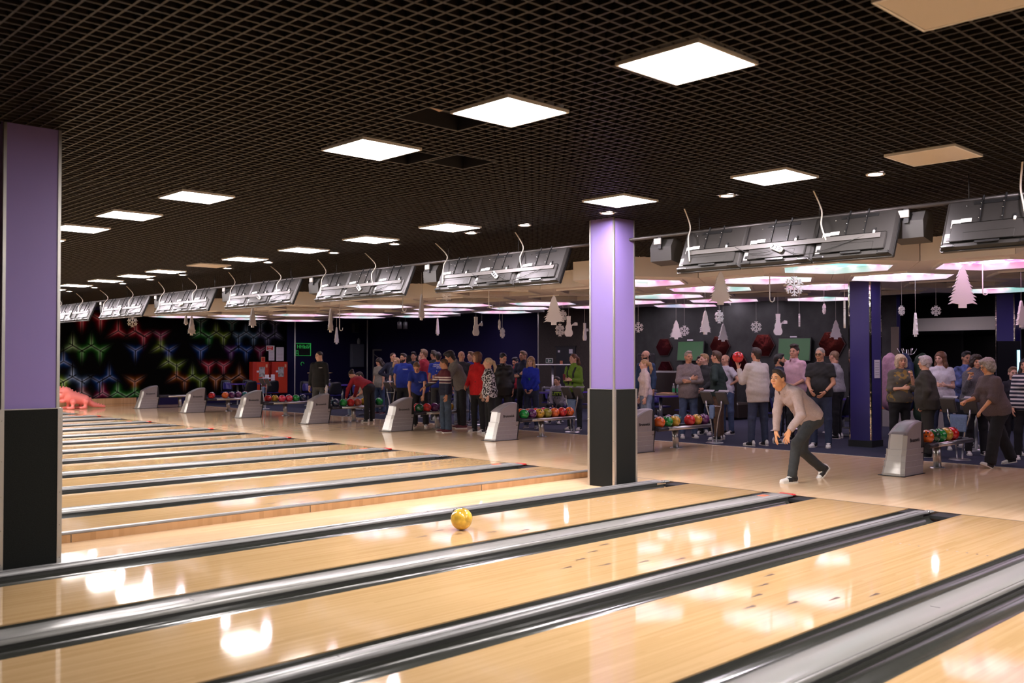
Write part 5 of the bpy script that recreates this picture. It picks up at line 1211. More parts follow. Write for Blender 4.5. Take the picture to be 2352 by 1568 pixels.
# fire cabinets and notices
for i, (x, lab) in enumerate(((7.78, 'red fire hose cabinet beside the mural, left one'), (8.58, 'red fire hose cabinet with window, right one'))):
    F = empty('fire_cabinet', (x, YF - .16, .30), 0, lab, 'cabinet', 'red fire hose cabinets')
    MB().box((0, 0, .60), (.66, .30, 1.20), bev=.01).build('body', M_red, F)
    d = MB().box((.06, -.16, .60), (.50, .02, 1.14), bev=.006).build('door', mat('red_door', (.60, .05, .02), .4), F)
    MB().box((.03, -.172, .82), (.24, .006, .38)).build('window', mat('hose_window', (.42, .40, .37), .25, var=.5, vscale=14), d)
    text_obj('lettering', 'ПК' if i == 0 else 'ПК', .13, M_paper, d, Matrix.Translation((.03, -.178, .86)) @ Matrix.Rotation(R(90), 4, 'X'), .001)
    MB().box((-.13, -.172, .84), (.12, .006, .07)).build('label_plate', M_paper, d)
    MB().box((.22, -.172, 1.05), (.07, .006, .12)).build('warning_label', mat('label_orange', (.75, .38, .22), .5), d)
    MB().tube([(.36 * (1 if i == 0 else -1), 0, -.02), (.36 * (1 if i == 0 else -1), 0, 1.05), (.34 * (1 if i == 0 else -1), 0, 1.14)], .025, 8).build('pipe', M_red, F)
for (x, z, w, h, m, nm, lab) in ((8.33, 2.02, .34, .20, M_white, 'red_notice', 'white and red framed notice over the fire cabinets'), (8.38, 1.73, .24, .36, M_paper, 'paper_notice', 'short white paper notice over the fire cabinets'), (8.74, 1.80, .32, .52, M_paper, 'paper_notice', 'tall white paper notice over the right fire cabinet'), (8.02, 1.50, .17, .38, mat('notice_orange', (.62, .25, .14), .6), 'fire_notice', 'orange and red fire notice over the left cabinet')):
    N_ = empty(nm, (x, YF - .02, z), 0, lab, 'notice'); MB().box((0, 0, 0), (w, .012, h)).build('sheet', m, N_)
    if nm == 'red_notice': MB().box((-.02, -.008, .0), (w - .08, .004, h - .06)).build('print', mat('notice_red', (.65, .03, .03), .5), N_); MB().box((-.03, -.011, .03), (.16, .003, .02)).box((-.03, -.011, -.04), (.12, .003, .02)).build('print_lines', M_white, N_)
    elif nm == 'fire_notice': MB().box((0, -.008, .09), (.12, .004, .14)).box((0, -.008, -.10), (.12, .004, .13)).build('print', M_red, N_)
    else:
        for q in range(int(h / .06)): MB().box((0, -.008, h / 2 - .06 - q * .055), (w * .75, .002, .008)).build('print_line', mat('ink', (.2, .18, .2), .8), N_)
# paper cards on the far tables
for i, (x, y, lab) in enumerate(((6.75, 24.3, 'white price card on the far table, left one'), (7.15, 24.6, 'white price card on the far table, right one'))):
    Cd = empty('price_card', (x, y, .757), R(YAW - 90), lab, 'card'); MB().box((0, 0, .15), (.13, .012, .30)).build('card', M_paper, Cd); MB().box((0, 0, .01), (.14, .07, .02)).build('stand', M_black, Cd)
    for q in range(6): MB().box((0, -.007, .26 - .04 * q), (.09, .002, .007)).build('print_line', MATS['ink'], Cd)
# poles, boxes and gear along the navy wall
for (x, y, lab) in ((9.05, 26.3, 'thin white pole at the right end of the mural'), (12.6, 26.6, 'thin grey conduit pole by the grey wall box')):
    tag(MB().tube([(x, y, 0), (x, y, 3.2)], .022, 8).build('pole', M_white), lab, 'pole')
G1 = empty('wall_box', (12.2, 26.75, 1.75), 0, 'grey electrical box on the navy wall', 'box'); MB().box((0, 0, 0), (.6, .16, .95), bev=.01).build('body', mat('box_panel', (.12, .13, .17), .5), G1); MB().box((-.0, -.085, 0), (.5, .01, .85)).build('door', mat('box_panel2', (.14, .15, .19), .5), G1)
G2 = empty('lattice_panel', (12.9, 26.2, .0), R(-20), 'grey lattice framed panel standing by the navy wall', 'panel')
for s in (-1, 1): MB().box((s * .24, 0, 1.05), (.06, .04, 1.9)).build('frame_post', mat('lattice_grey', (.16, .15, .14), .6), G2); MB().box((0, 0, 1.05 + s * .93), (.42, .04, .06)).build('frame_rail', MATS['lattice_grey'], G2)
for q in range(6): MB().box((0, 0, .35 + .26 * q), (.55, .02, .02), rot=Matrix.Rotation(R(35 if q % 2 else -40), 3, 'Y')).build('lattice_bar', MATS['lattice_grey'], G2)
G3 = empty('wall_speaker', (12.1, 26.75, 2.88), 0, 'small black loudspeaker high on the navy wall', 'speaker'); MB().box((0, 0, 0), (.22, .2, .38), bev=.02).build('cabinet', mat('spk', (.05, .05, .055), .5), G3); MB().box((0, -.102, 0), (.18, .01, .33)).build('grille', M_black, G3)
G4 = empty('wall_lamp', (12.3, 26.78, 2.32), 0, 'small oval white lamp on the navy wall', 'lamp'); MB().sphere((0, 0, 0), (.07, .05, .16), 12, 8).build('body', mat('lamp_grey', (.35, .36, .38), .4), G4)
G5 = empty('arcade_machine', (12.3, 23.2, 0), R(-120), 'black arcade cabinet with red edged hood in the dark rear', 'cabinet')
MB().box((0, 0, .7), (.75, .7, 1.4), bev=.02).build('body', M_black, G5); MB().prism([(-.35, 1.4), (.35, 1.4), (.30, 1.75), (-.45, 1.75)], 0, -.36, .36).build('hood', M_black, G5)
MB().box((-.38, -.05, 1.58), (.02, .75, .03), rot=Matrix.Rotation(R(20), 3, 'X')).build('red_edge', M_red, G5); MB().box((0, -.36, 1.0), (.5, .02, .3)).build('screen', M_blackg, G5)
G5b = empty('stage_lamp', (9.37, 19.95, 2.78), 0, 'pair of small black stage lamps under the dropped ceiling', 'lamp')
for s in (-1, 1): MB().tube([(s * .12, 0, .252), (s * .12, 0, .08)], .012, 6).build('bracket', M_black, G5b); MB().lathe([(.0001, -.16), (.07, -.16), (.075, .06), (.04, .09), (.0001, .09)], (s * .12, 0, 0), 12).build('lamp_body', mat('lampb', (.05, .05, .05), .4), G5b)
# tall ledge table, PA speaker, sofa
LT = empty('bar_table', (10.9, 14.4, .003), R(-40), 'tall bar table with thin white top by the black door', 'table')
MB().box((0, 0, 1.43), (1.15, .45, .03), bev=.01).build('top', M_white, LT); MB().tube([(0, 0, .02), (0, 0, 1.42)], .035, 10).build('post', M_steel, LT); MB().lathe([(.0001, .03), (.2, .025), (.24, 0)], n=20).build('foot', M_steel, LT)
LT2 = empty('bar_table', (9.6, 25.4, .003), R(-40), 'tall bar table with thin orange top beside the fire cabinets', 'table')
MB().box((0, 0, 1.08), (.9, .45, .03), bev=.01).build('top', mat('top_amber', (.55, .38, .2), .4), LT2); MB().tube([(0, 0, .02), (0, 0, 1.07)], .035, 10).build('post', M_steel, LT2); MB().lathe([(.0001, .03), (.2, .025), (.24, 0)], n=20).build('foot', M_steel, LT2)
PA = empty('pa_speaker', (10.6, 10.55, .003), R(-50), 'large black floor loudspeaker behind the woman in white turtleneck', 'speaker')
MB().box((0, 0, .875), (.46, .42, 1.75), bev=.02).build('cabinet', mat('pa_black', (.015, .015, .015), .6), PA)
for z, r in ((.75, .17), (1.25, .17)): MB().lathe([(.0001, .02), (r * .4, .03), (r, 0)], n=20).build('cone', M_black, PA, (0, -.212, z), (R(90), 0, 0))
SF = empty('tufted_sofa', (11.1, 9.5, .003), R(90), 'dark brown tufted sofa against the slate wall', 'sofa')
M_leat = mat('leather_dark', (.035, .025, .02), .4, bump=.2, bscale=40)
MB().box((0, -.75, .22), (2.6, .8, .44), bev=.05).build('seat', M_leat, SF); MB().box((0, -.25, .65), (2.6, .25, 1.25), bev=.05).build('backrest', M_leat, SF)
tf = MB()
for i in range(9):
    for j in range(4): tf.sphere((-1.12 + .28 * i, -.385, .55 + .2 * j), (.022, .012, .022), 8, 5)
b_ = tf.build('tuft_buttons', mat('button_pale', (.25, .22, .2), .3), SF); b_['kind'] = 'stuff'
# bottles and food on tables, boxes
def bottle(x, y, z, lab, green=True):
    B = empty('water_bottle', (x, y, z), 0, lab, 'bottle', 'plastic bottles on the tables')
    MB().lathe([(.0001, 0), (.032, .002), (.033, .05), (.033, .17), (.028, .20), (.013, .235), (.013, .25), (.0001, .25)], n=14).build('body', mat('bottle_clear', (.6, .65, .62), .1, trans=.6), B)
    MB().lathe([(.0338, .065), (.0338, .15)], n=14).build('label', mat('label_green', (.02, .35, .12), .5) if green else mat('label_pale', (.55, .62, .60), .5), B)
    MB().lathe([(.015, .24), (.015, .265), (.0001, .265)], n=10).build('cap', M_white, B)
for i, (dx, dy) in enumerate(((-.55, .20), (.02, -.02), (.10, -.08), (.18, -.04), (.26, -.10), (.30, -.2))): bottle(8.25 + dx, 7.9 + dy, .758, 'clear water bottle with green label, %s from the left' % ORD[i])
bottle(7.75, 11.2, .758, 'clear water bottle beside the seated boy', False); bottle(8.2, 11.6, .758, 'clear water bottle left of the one beside the boy', False)
for i, (x, y, lab) in enumerate(((8.15, 8.0, 'open pizza box on the table with green bottles'), (8.0, 11.25, 'pizza box on the table beside the seated boy'))):
    Bx = empty('pizza_box', (x, y, .757), R(20 * i + 10), lab, 'box'); MB().box((0, 0, .02), (.36, .36, .04)).build('tray', mat('cardboard', (.5, .33, .2), .8), Bx); MB().lathe([(.0001, .05), (.14, .048), (.155, .042)], n=18).build('pizza', mat('pizza', (.55, .26, .08), .6, var=.5, vscale=30), Bx)
# dinosaur ball ramp (pink plastic) by the mural
M_dino = mat('pink_plastic', (.95, .27, .24), .4)
DN = empty('dinosaur_ball_ramp', (1.02, 26.1, 0), R(0), 'pink plastic dinosaur shaped ball ramp on the floor by the mural', 'toy')
DP = [ecap((-.30, 0, .40), (.16, 0, .28), (.19, .20), (.19, .16), (0, 1, 0), .08), cap((.15, 0, .28), (.48, 0, .12), .15, .07, .08), ell((-.42, 0, .56), (.20, .17, .15), .06), ell((-.58, 0, .44), (.11, .14, .12), .05), ell((-.60, -.06, .30), (.07, .14, .045), .03, True), ell((-.52, 0, .27), (.10, .12, .07), .05), ell((-.60, .0, .56), (.07, .15, .05), .03), cap((.45, 0, .11), (.82, .04, .05), .07, .04, .05)]
for i in range(11): t = i / 10; DP.append(cap((-.60 + .95 * t, 0, .66 - .42 * max(0, t - .15)), (-.585 + .95 * t, 0, .73 - .45 * max(0, t - .15)), .040, .020, .02))
for i in range(5): DP.append(cap((.46 + .08 * i, 0, .17 - .02 * i), (.47 + .08 * i, 0, .21 - .022 * i), .022, .012, .015))
v_, f_q = sdf_mesh(DP, .016); np_obj('body', v_, f_q, M_dino, DN)
for sx in (-.25, .14):
    for sy in (-1, 1):
        v_, f_q = sdf_mesh([cap((sx, sy * .16, .24), (sx, sy * .22, .24), .09, .085, .02), cap((sx, sy * .2, .22), (sx - .02, sy * .22, .07), .05, .05, .04), ell((sx - .08, sy * .22, .04), (.13, .06, .045), .03), cut((0, 0, .002), (0, 0, -1))], .013); np_obj('leg', v_, f_q, M_dino, DN)
# coat rack with jackets near the window
CR = empty('coat_rack', (7.72, 2.02, .003), 0, 'chrome coat stand hidden under winter jackets', 'coat rack')
MB().tube([(0, 0, .02), (0, 0, 1.78)], .02, 10).build('pole', M_chrome, CR); MB().lathe([(.0001, .03), (.22, .02), (.25, 0)], n=20).build('base', M_chrome, CR)
for q in range(6): a = q * 1.047; MB().tube([(0, 0, 1.66), (.12 * math.cos(a), .12 * math.sin(a), 1.70), (.17 * math.cos(a), .17 * math.sin(a), 1.80)], .008, 6).build('hook', M_chrome, CR)
for (dx, dy, col, nm, lab, ln) in ((-.27, .20, (.52, .30, .40), 'pink', 'pale pink puffer jacket hung beside the blonde woman', .95), (-.02, .04, (.02, .03, .10), 'navy2', 'navy winter jacket hung behind the blonde woman', 1.0), (.12, -.24, (.02, .045, .025), 'dgreen', 'dark green winter jacket on the coat stand', 1.25)):
    x, y = dx, dy; JP = [ecap((x, y, 1.52), (x, y, 1.52 - ln * .75), (.13, .16), (.17, .19), (0, 1, 0), .05), cap((x, y + .0, 1.58), (x, y, 1.66), .09, .06, .05)]
    for sg in (-1, 1): JP.append(cap((x - .06, y + sg * .13, 1.48), (x - .10, y + sg * .19, .95), .07, .06, .04))
    JP.append(ell((x - .05, y, 1.60), (.09, .12, .08), .03)); JP.append(cut((0, 0, 1.52 - ln), (0, 0, -1)))
    v_, f_q = sdf_mesh(JP, .02, .006, 45 if nm == 'pink' else 22); jo = np_obj('hanging_jacket', v_, f_q, cloth('jk_' + nm, col, .6)); jo.location = CR.location; tag(jo, lab, 'jacket', 'jackets on the coat stand')
# notice on the blue column, low cabinet by the window
NT = empty('column_notice', (6.68 + .02, 2.34 - .216, 1.42), 0, 'white paper notice taped to the blue column', 'notice')
MB().box((0, 0, 0), (.21, .006, .33)).build('sheet', M_paper, NT)
for q in range(6): MB().box((0, -.004, .12 - .045 * q), (.15, .002, .006)).build('print_line', MATS['ink'], NT)
SBd = empty('low_cabinet', (12.2, 3.4, .003), 0, 'low cabinet of orange wood with white shelf by the window', 'cabinet')
MB().box((0, 0, .2), (.5, 2.4, .4)).build('white_body', mat('grey_white_body', (.30, .28, .26), .6), SBd); MB().box((0, 0, .58), (.45, 2.4, .34)).build('wood_body', mat('orange_wood', (.45, .14, .05), .5, var=.3, vscale=20), SBd); MB().box((0, 0, .78), (.55, 2.5, .05)).build('top', M_white, SBd)
SC2 = empty('advert_screen', (12.6, 1.9, .003), R(-45), 'tall glass display stand with blue light strip near the far column', 'display')
MB().box((0, 0, 1.0), (.5, .08, 2.0)).build('glass_body', M_blackg, SC2); MB().box((.2, -.05, 1.35), (.06, .01, .9)).build('light_strip', mat('blue_glow', (.2, .5, .6), .3, emit=(.35, .8, 1.0), es=1.6), SC2)
# ------------------------------------------------------------------ the people (a = turn to the left of facing the camera)
def fc(a): return YAW + 180 - a
DKJ = cloth('denim_dark', (.028, .04, .085), .8); JEAN = cloth('denim', (.06, .09, .17), .85, .25, 12); LJEAN = cloth('denim_light', (.20, .25, .36), .85, .2, 14); BLK = cloth('black_trouser', (.008, .008, .010), .85); BLK2 = cloth('charcoal_trouser', (.018, .02, .022), .8); GRT = cloth('grey_trouser', (.06, .06, .058), .9)
BLUET = cloth('royal_tee', (.012, .035, .30), .85, .1); NAVY = cloth('navy_knit', (.018, .022, .045), .95); REDS = cloth('red_knit', (.50, .008, .012), .9); CRIM = cloth('crimson_knit', (.27, .012, .025), .9)
L1 = ((.06, .02, -1), (.01, -.04, -1)), ((.08, .0, -1), (.02, -.02, -1))
M_logo = mat('logo_white', (.7, .7, .7), .6)
q1 = person('man in black hoodie and grey trousers standing alone, looking left', (3.14, 15.19), fc(12), 1.80, top=dict(m=cloth('black_hoodie', (.007, .007, .008)), collar='hood', loose=.03, hem=-.07), bottom=dict(m=GRT, wide=.01), hair=('buzz', 'dark'), sk='c', head=(28, 6, 0), la='hang', ra='hang')
decal_on(q1, 'top', text_mesh('PUMA', .032, 0, True), M_logo, q1['Ch'] + q1['fw'] * .1 - q1['rt'] * .085 + q1['up'] * .05, q1['fw'], q1['up'], 'chest_logo')
person('woman in red sweater and black trousers bending over the ball rack', (4.02, 14.30), fc(122), 1.66, True, lean=(58, 20), head=(10, 60, 0), ra=((.1, .5, -.9), (.0, .35, -1)), la=((.1, .5, -.9), (.0, .30, -1)), legs=(((.05, -.10, -1), (.0, -.02, -1)), ((.04, -.10, -1), (.0, .02, -1))), top=dict(m=CRIM, hem=-.02), bottom=dict(m=BLK, rise=.10, wide=.012), hair=('bun', 'dark'), sk='a', face_on=False)
person('seated person in grey shirt behind the woman bending in red', (5.60, 16.72, 0), fc(60), 1.70, False, zoff=.43, lean=(10, 10), legs=(((.1, 1, -.05), (0, -.05, -1)), ((.1, 1, -.05), (0, -.05, -1))), top=dict(m=cloth('grey_white', (.42, .42, .40)), sleeve='tee'), bottom=dict(m=LJEAN), hair=('short', 'dark'), ra='low', la='low', head=(0, 25, 0))
person('long haired woman in grey t-shirt and jeans looking down', (6.32, 17.0), fc(35), 1.63, True, top=dict(m=cloth('grey_tee', (.24, .22, .20)), sleeve='tee', hem=-.10, loose=.02), bottom=dict(m=JEAN), hair=('long', 'dark'), head=(10, 32, 0), ra='hang', la='hang', shoes='maroon')
person('slim man in dark navy sweater with hand on hip', (5.99, 15.93), fc(-25), 1.78, top=dict(m=NAVY, hem=-.08), bottom=dict(m=DKJ), hair=('buzz', 'brown'), sk='a', ra='hips', la='hang', head=(-8, 0, 0))
person('blonde woman in dark top beside the bearded man', (5.75, 15.40), fc(20), 1.64, True, top=dict(m=cloth('dark_print', (.02, .03, .07), .8, .8, 25), sleeve='tee'), bottom=dict(m=BLK), hair=('long', 'blond'), sk='c', ra='low', la='low', glasses='clear')
q6 = person('bearded man in blue t-shirt with hands in pockets', (5.30, 14.50), fc(10), 1.75, w=1.10, top=dict(m=BLUET, sleeve='tee', loose=.03, hem=-.09), bottom=dict(m=BLK2), hair=('short', 'dark'), beard='dark', sk='a', ra='pocket', la='pocket', rh=None, lh=None, head=(25, 2, 0))
decal_on(q6, 'top', text_mesh('Сибирь', .035, 0, True), M_logo, q6['Ch'] + q6['fw'] * .1 - q6['rt'] * .085 + q6['up'] * .04, q6['fw'], q6['up'], 'chest_logo')
q7 = person('person in blue t-shirt with short fair hair bending over the balls', (3.90, 12.02), fc(5), 1.70, True, w=1.12, lean=(34, 20), head=(0, 42, 0), ra=((.12, .42, -1), (-.12, .25, -1)), la=((.18, .42, -1), (-.15, .15, -1)), legs=(((.08, .05, -1), (.02, -.12, -1)), ((.10, .0, -1), (.02, -.1, -1))), top=dict(m=BLUET, sleeve='tee', loose=.035, hem=-.10), bottom=dict(m=BLK, wide=.02), hair=('short', 'dblond'), sk='a', rpalm=(0, -1, .0), lpalm=(0, -1, 0))
decal_on(q7, 'top', text_mesh('Сибирь', .035, 0, True), M_logo, q7['Ch'] + q7['fw'] * .1 - q7['rt'] * .085 + q7['up'] * .02, q7['fw'], q7['up'], 'chest_logo')
person('dark haired man in navy jacket behind the crowd, leftmost at the back', (7.75, 17.2), fc(30), 1.80, top=dict(m=cloth('navy_jkt', (.015, .018, .04))), bottom=dict(m=BLK), hair=('quiff', 'black'), sk='b', head=(-20, 0, 0))
person('woman with tied back hair behind the man in red sweater', (7.30, 16.30), fc(15), 1.74, True, top=dict(m=cloth('scarf_grey', (.10, .10, .16), .9, .4, 30), collar='turtle'), bottom=dict(m=BLK), hair=('bun', 'brown'), sk='c')
person('tall man in red sweater turned left, arms folded', (6.30, 14.85), fc(105), 1.87, w=1.12, top=dict(m=CRIM, hem=-.08, loose=.02), bottom=dict(m=BLK2), hair=('short', 'dblond'), sk='a', ra='cross', la='cross2', head=(10, 0, 0))
person('young man in black top behind the man in red sweater', (7.25, 15.6), fc(130), 1.85, top=dict(m=cloth('black_tee', (.01, .01, .012))), bottom=dict(m=BLK), hair=('short', 'dark'), sk='b', face_on=False)
q12 = person('man in blue t-shirt with number seven on his back', (5.62, 13.45), fc(170), 1.78, top=dict(m=BLUET, sleeve='tee', loose=.03, hem=-.10), bottom=dict(m=GRT), hair=('short', 'black'), sk='b', face_on=False)
for tx, sz, dz in (('КУБАНСКИЕ', .042, .12), ('ЭЛЕКТРИЧЕСКИЕ', .034, .075), ('СЕТИ', .042, .03), ('7', .28, -.14)): decal_on(q12, 'top', text_mesh(tx, sz, 0, True), M_logo, q12['Ch'] - q12['fw'] * .1 + q12['up'] * dz, -q12['fw'], q12['up'], 'back_print')
person('person with bushy dark hair in grey hoodie leaning over the boy', (4.32, 11.0), fc(75), 1.84, lean=(14, 16), side=-4, head=(8, 22, 0), hoff=(.0, .55, 1), ra=((.2, .45, -.85), (-.1, .8, -.2)), la=((.25, .55, -.8), (.0, .9, .0)), lh='grip', top=dict(m=cloth('grey_hood', (.17, .155, .14)), collar='hood', sleeve='rolled', loose=.03, hem=-.08), watch='lb', bottom=dict(m=BLK, wide=.01), hair=('bushy', 'black'), sk='b', shoes='maroon')
def stripe_mat(name, rows, base, coord='Z', tilt=0):
    """horizontal knit bands: rows = [(z0, z1, colour)] in body space"""
    if name in MATS: return MATS[name]
    m = cloth(name, base); nt = m.node_tree; b = nt.nodes['Principled BSDF']; L = nt.links.new
    tc = node(m, 'ShaderNodeTexCoord'); sp = node(m, 'ShaderNodeSeparateXYZ'); L(tc.outputs['Object'], sp.inputs[0])
    cur = None
    for z0, z1, c in rows:
        g = node(m, 'ShaderNodeMath', operation='GREATER_THAN'); g.inputs[1].default_value = z0; l = node(m, 'ShaderNodeMath', operation='LESS_THAN'); l.inputs[1].default_value = z1
        L(sp.outputs[coord], g.inputs[0]); L(sp.outputs[coord], l.inputs[0]); a = node(m, 'ShaderNodeMath', operation='MULTIPLY'); L(g.outputs[0], a.inputs[0]); L(l.outputs[0], a.inputs[1])
        mx = node(m, 'ShaderNodeMix', data_type='RGBA'); L(a.outputs[0], mx.inputs[0])
        if cur is None: mx.inputs[6].default_value = (*base, 1)
        else: L(cur, mx.inputs[6])
        mx.inputs[7].default_value = (*c, 1); cur = mx.outputs[2]
    L(cur, b.inputs['Base Color'])
    return m
W_ = (.62, .56, .54)
STR = stripe_mat('boy_stripes', [(1.165, 1.7, (.095, .012, .025)), (1.19, 1.215, W_), (1.135, 1.165, W_), (1.095, 1.115, (.095, .012, .025)), (1.075, 1.09, W_)], (.010, .013, .035))
person('boy in maroon and navy striped sweater and jeans pointing left', (3.24, 10.27), fc(60), 1.61, lean=(3, 3), head=(25, 8, 0), ra=((.55, .45, -.75), (.45, .75, -.50)), la='hang', top=dict(m=STR, hem=-.05, loose=.02), bottom=dict(m=cloth('denim_mid', (.045, .07, .11), .85, .3, 12), wide=.02), hair=('buzz', 'brown'), sk='b', shoes='maroon', rpalm=(0, .2, -1))
person('bald man in light jeans behind the person in grey hoodie', (5.30, 12.15), fc(-10), 1.80, top=dict(m=cloth('dk_shirt', (.03, .03, .035))), bottom=dict(m=LJEAN), hair=('bald', 'dark'), sk='a', head=(-12, 0, 0), shoes='grey')
person('man in blue t-shirt and jeans behind the woman in red', (6.0, 12.55), fc(30), 1.79, top=dict(m=BLUET, sleeve='tee', loose=.03), bottom=dict(m=JEAN), hair=('short', 'dblond'), sk='c', ra='hold', la='pocket', head=(20, 0, 0))
q17 = person('woman in bright red turtleneck sweater and black trousers', (3.76, 9.78), fc(45), 1.76, True, w=1.10, top=dict(m=REDS, collar='turtle', hem=-.12, loose=.02), bottom=dict(m=BLK, rise=.06), hair=('bob', 'auburn'), sk='a', ra='low', la='hang', head=(15, -6, 0))
v_, f_q = sdf_mesh([ecap(q17['Wt'] - q17['up'] * .03, q17['Wt'] + q17['up'] * .0, (.185, .15), (.185, .15), (1, 0, 0), .01), cut(q17['Wt'] + q17['up'] * .01, (0, 0, 1)), cut(q17['Wt'] - q17['up'] * .05, (0, 0, -1))], .012); np_obj('belt', v_, f_q, M_black, q17['ob'])
LEO = cloth('leopard_blouse', (.02, .02, .025)); nt = LEO.node_tree
vo = nt.nodes.new('ShaderNodeTexNoise'); vo.inputs['Scale'].default_value = 17; vo.inputs['Detail'].default_value = 0; vo.inputs['Distortion'].default_value = 1.6
tc_ = nt.nodes.new('ShaderNodeTexCoord'); nt.links.new(tc_.outputs['Object'], vo.inputs[0]); cr_ = nt.nodes.new('ShaderNodeValToRGB'); cr_.color_ramp.interpolation = 'CONSTANT'
cr_.color_ramp.elements[0].color = (.012, .012, .016, 1); cr_.color_ramp.elements[1].position = .515; cr_.color_ramp.elements[1].color = (.66, .64, .66, 1); nt.links.new(vo.outputs[0], cr_.inputs[0]); nt.links.new(cr_.outputs[0], nt.nodes['Principled BSDF'].inputs['Base Color'])
person('blonde woman with ponytail in black and white leopard print blouse', (3.48, 9.10), fc(75), 1.63, True, w=1.06, top=dict(m=LEO, hem=-.10, loose=.025), bottom=dict(m=BLK), hair=('pony', 'pale'), sk='c', head=(5, 2, 0), ra='hang', la='hang')
person('dark haired woman in loose black shirt looking down right', (4.85, 10.15), fc(-5), 1.74, True, w=1.15, top=dict(m=cloth('black_satin', (.010, .010, .011), .45), sleeve='elbow', loose=.05, hem=-.16, collar='shirt'), bottom=dict(m=BLK2), hair=('bun', 'black'), sk='a', head=(-25, 22, 0))
person('young dark haired man in red top behind the woman in black', (7.47, 12.45), fc(25), 1.63, w=1.12, top=dict(m=CRIM), bottom=dict(m=BLK), hair=('quiff', 'black'), sk='b', head=(15, 12, 0))
person('tall man in navy turtleneck with folded arms', (6.55, 11.20), fc(35), 1.80, top=dict(m=NAVY, collar='turtle', hem=-.09), bottom=dict(m=BLK), hair=('short', 'dblond'), sk='a', ra='cross', la='cross2', head=(15, 2, 0))
q22 = person('woman with long ombre hair in cobalt blue sweater, hands clasped', (5.52, 9.90), fc(20), 1.66, True, top=dict(m=cloth('cobalt_knit', (.012, .03, .42)), hem=-.02), bottom=dict(m=DKJ, rise=.10), hair=('long', 'blond'), sk='c', ra='clasp', la='clasp', head=(0, 4, 0), shoes='grey')
tri = MB().add([(-.09, .06, 0), (.09, .06, 0), (.0, -.10, 0)], [(0, 2, 1)]).mesh('t', []); decal_on(q22, 'top', tri, mat('green_print', (.01, .16, .09), .6), q22['Ch'] + q22['fw'] * .1 - q22['up'] * .03, q22['fw'], q22['up'], 'chest_print')
q23 = person('seated boy in grey hoodie with lime lettering', (7.15, 10.55, 0), fc(25), 1.52, zoff=.33, lean=(12, 8), head=(20, 4, 0), legs=(((.18, 1, -.02), (0, -.05, -1)), ((.18, 1, -.02), (0, -.05, -1))), ra='clasp', la='clasp', top=dict(m=cloth('lilac_hood', (.30, .27, .31)), collar='hood', loose=.03), bottom=dict(m=BLK2), hair=('short', 'dark'), sk='a', shoes='bw')
decal_on(q23, 'top', grid_plane(.25, .13), mat('print_black', (.01, .012, .01), .7), q23['Ch'] + q23['fw'] * .1, q23['fw'], q23['up'], 'print_patch')
me_ = text_mesh("LET'S", .105, 0, True)
for v in me_.vertices: v.co.z += .004
decal_on(q23, 'top', me_, mat('lime', (.50, .75, .05), .6), q23['Ch'] + q23['fw'] * .1, q23['fw'], q23['up'], 'chest_lettering')
decal_on(q23, 'top', text_mesh('PLAY', .07, 0, True), mat('print_black', (.01, .012, .01), .7), q23['Ch'] + q23['fw'] * .1 - q23['up'] * .11, q23['fw'], q23['up'], 'chest_lettering')
q24 = person('woman in green jacket with black straps, beside the central column', (5.80, 8.80), fc(35), 1.72, True, w=1.12, top=dict(m=cloth('green_fleece', (.13, .24, .02)), collar='turtle', hem=-.06, loose=.03), bottom=dict(m=BLK2, rise=.12), hair=('pony', 'auburn'), sk='c', ra='hold', la='hold', head=(20, 0, 0))
for sg in (-1, 1): decal_on(q24, 'top', grid_plane(.045, .42, 10), M_rubber, q24['Ch'] + q24['fw'] * .1 + q24['rt'] * sg * .075 - q24['up'] * .03, q24['fw'], q24['up'] + q24['rt'] * sg * .12, 'strap')
person('balding man with glasses in blue jacket beside the central column', (7.15, 7.80), fc(40), 1.80, top=dict(m=cloth('blue_jkt', (.03, .06, .13))), bottom=dict(m=DKJ), hair=('bald', 'dark'), beard='dark', sk='a', glasses='clear', head=(20, 0, 0))
person('young woman in white turtleneck and light jeans with ponytail', (5.31, 6.36), fc(80), 1.60, True, top=dict(m=cloth('cream_knit', (.60, .50, .49)), collar='turtle', hem=-.0, e=.013, loose=.004), bottom=dict(m=LJEAN, rise=.10), hair=('pony', 'blond'), sk='c', head=(5, 0, 0))
person('man in grey sweater and jeans with folded arms', (5.85, 5.70), fc(-2), 1.76, w=1.05, top=dict(m=cloth('heather_knit', (.19, .155, .155), .95, .2, 60), hem=-.13, loose=.025), bottom=dict(m=JEAN), hair=('short', 'grey'), sk='b', ra='cross', la='cross2', head=(-10, 0, 0), watch='rw')
HIV = cloth('plaid_hiv', (.16, .14, .18), .9, .6, 30)
q27 = person('person in plaid shirt and lime vest behind the man in grey', (7.10, 6.30), fc(10), 1.66, top=dict(m=HIV, loose=.04), bottom=dict(m=DKJ), hair=('short', 'dark'), sk='a')
for sg in (-1, 1): decal_on(q27, 'top', grid_plane(.06, .5, 10), mat('hi_vis', (.65, .85, .03), .5, emit=(.6, .8, .02), es=.0), q27['Ch'] + q27['fw'] * .1 + q27['rt'] * sg * .13 - q27['up'] * .05, q27['fw'], q27['up'], 'vest_band')
person('young blond man in dark jacket looking left', (6.77, 5.93), fc(40), 1.71, top=dict(m=cloth('char_jkt', (.028, .03, .032)), collar='shirt', loose=.04, hem=-.10), bottom=dict(m=BLK), hair=('short', 'blond'), sk='c', head=(25, 4, 0), ra='low', la='low')
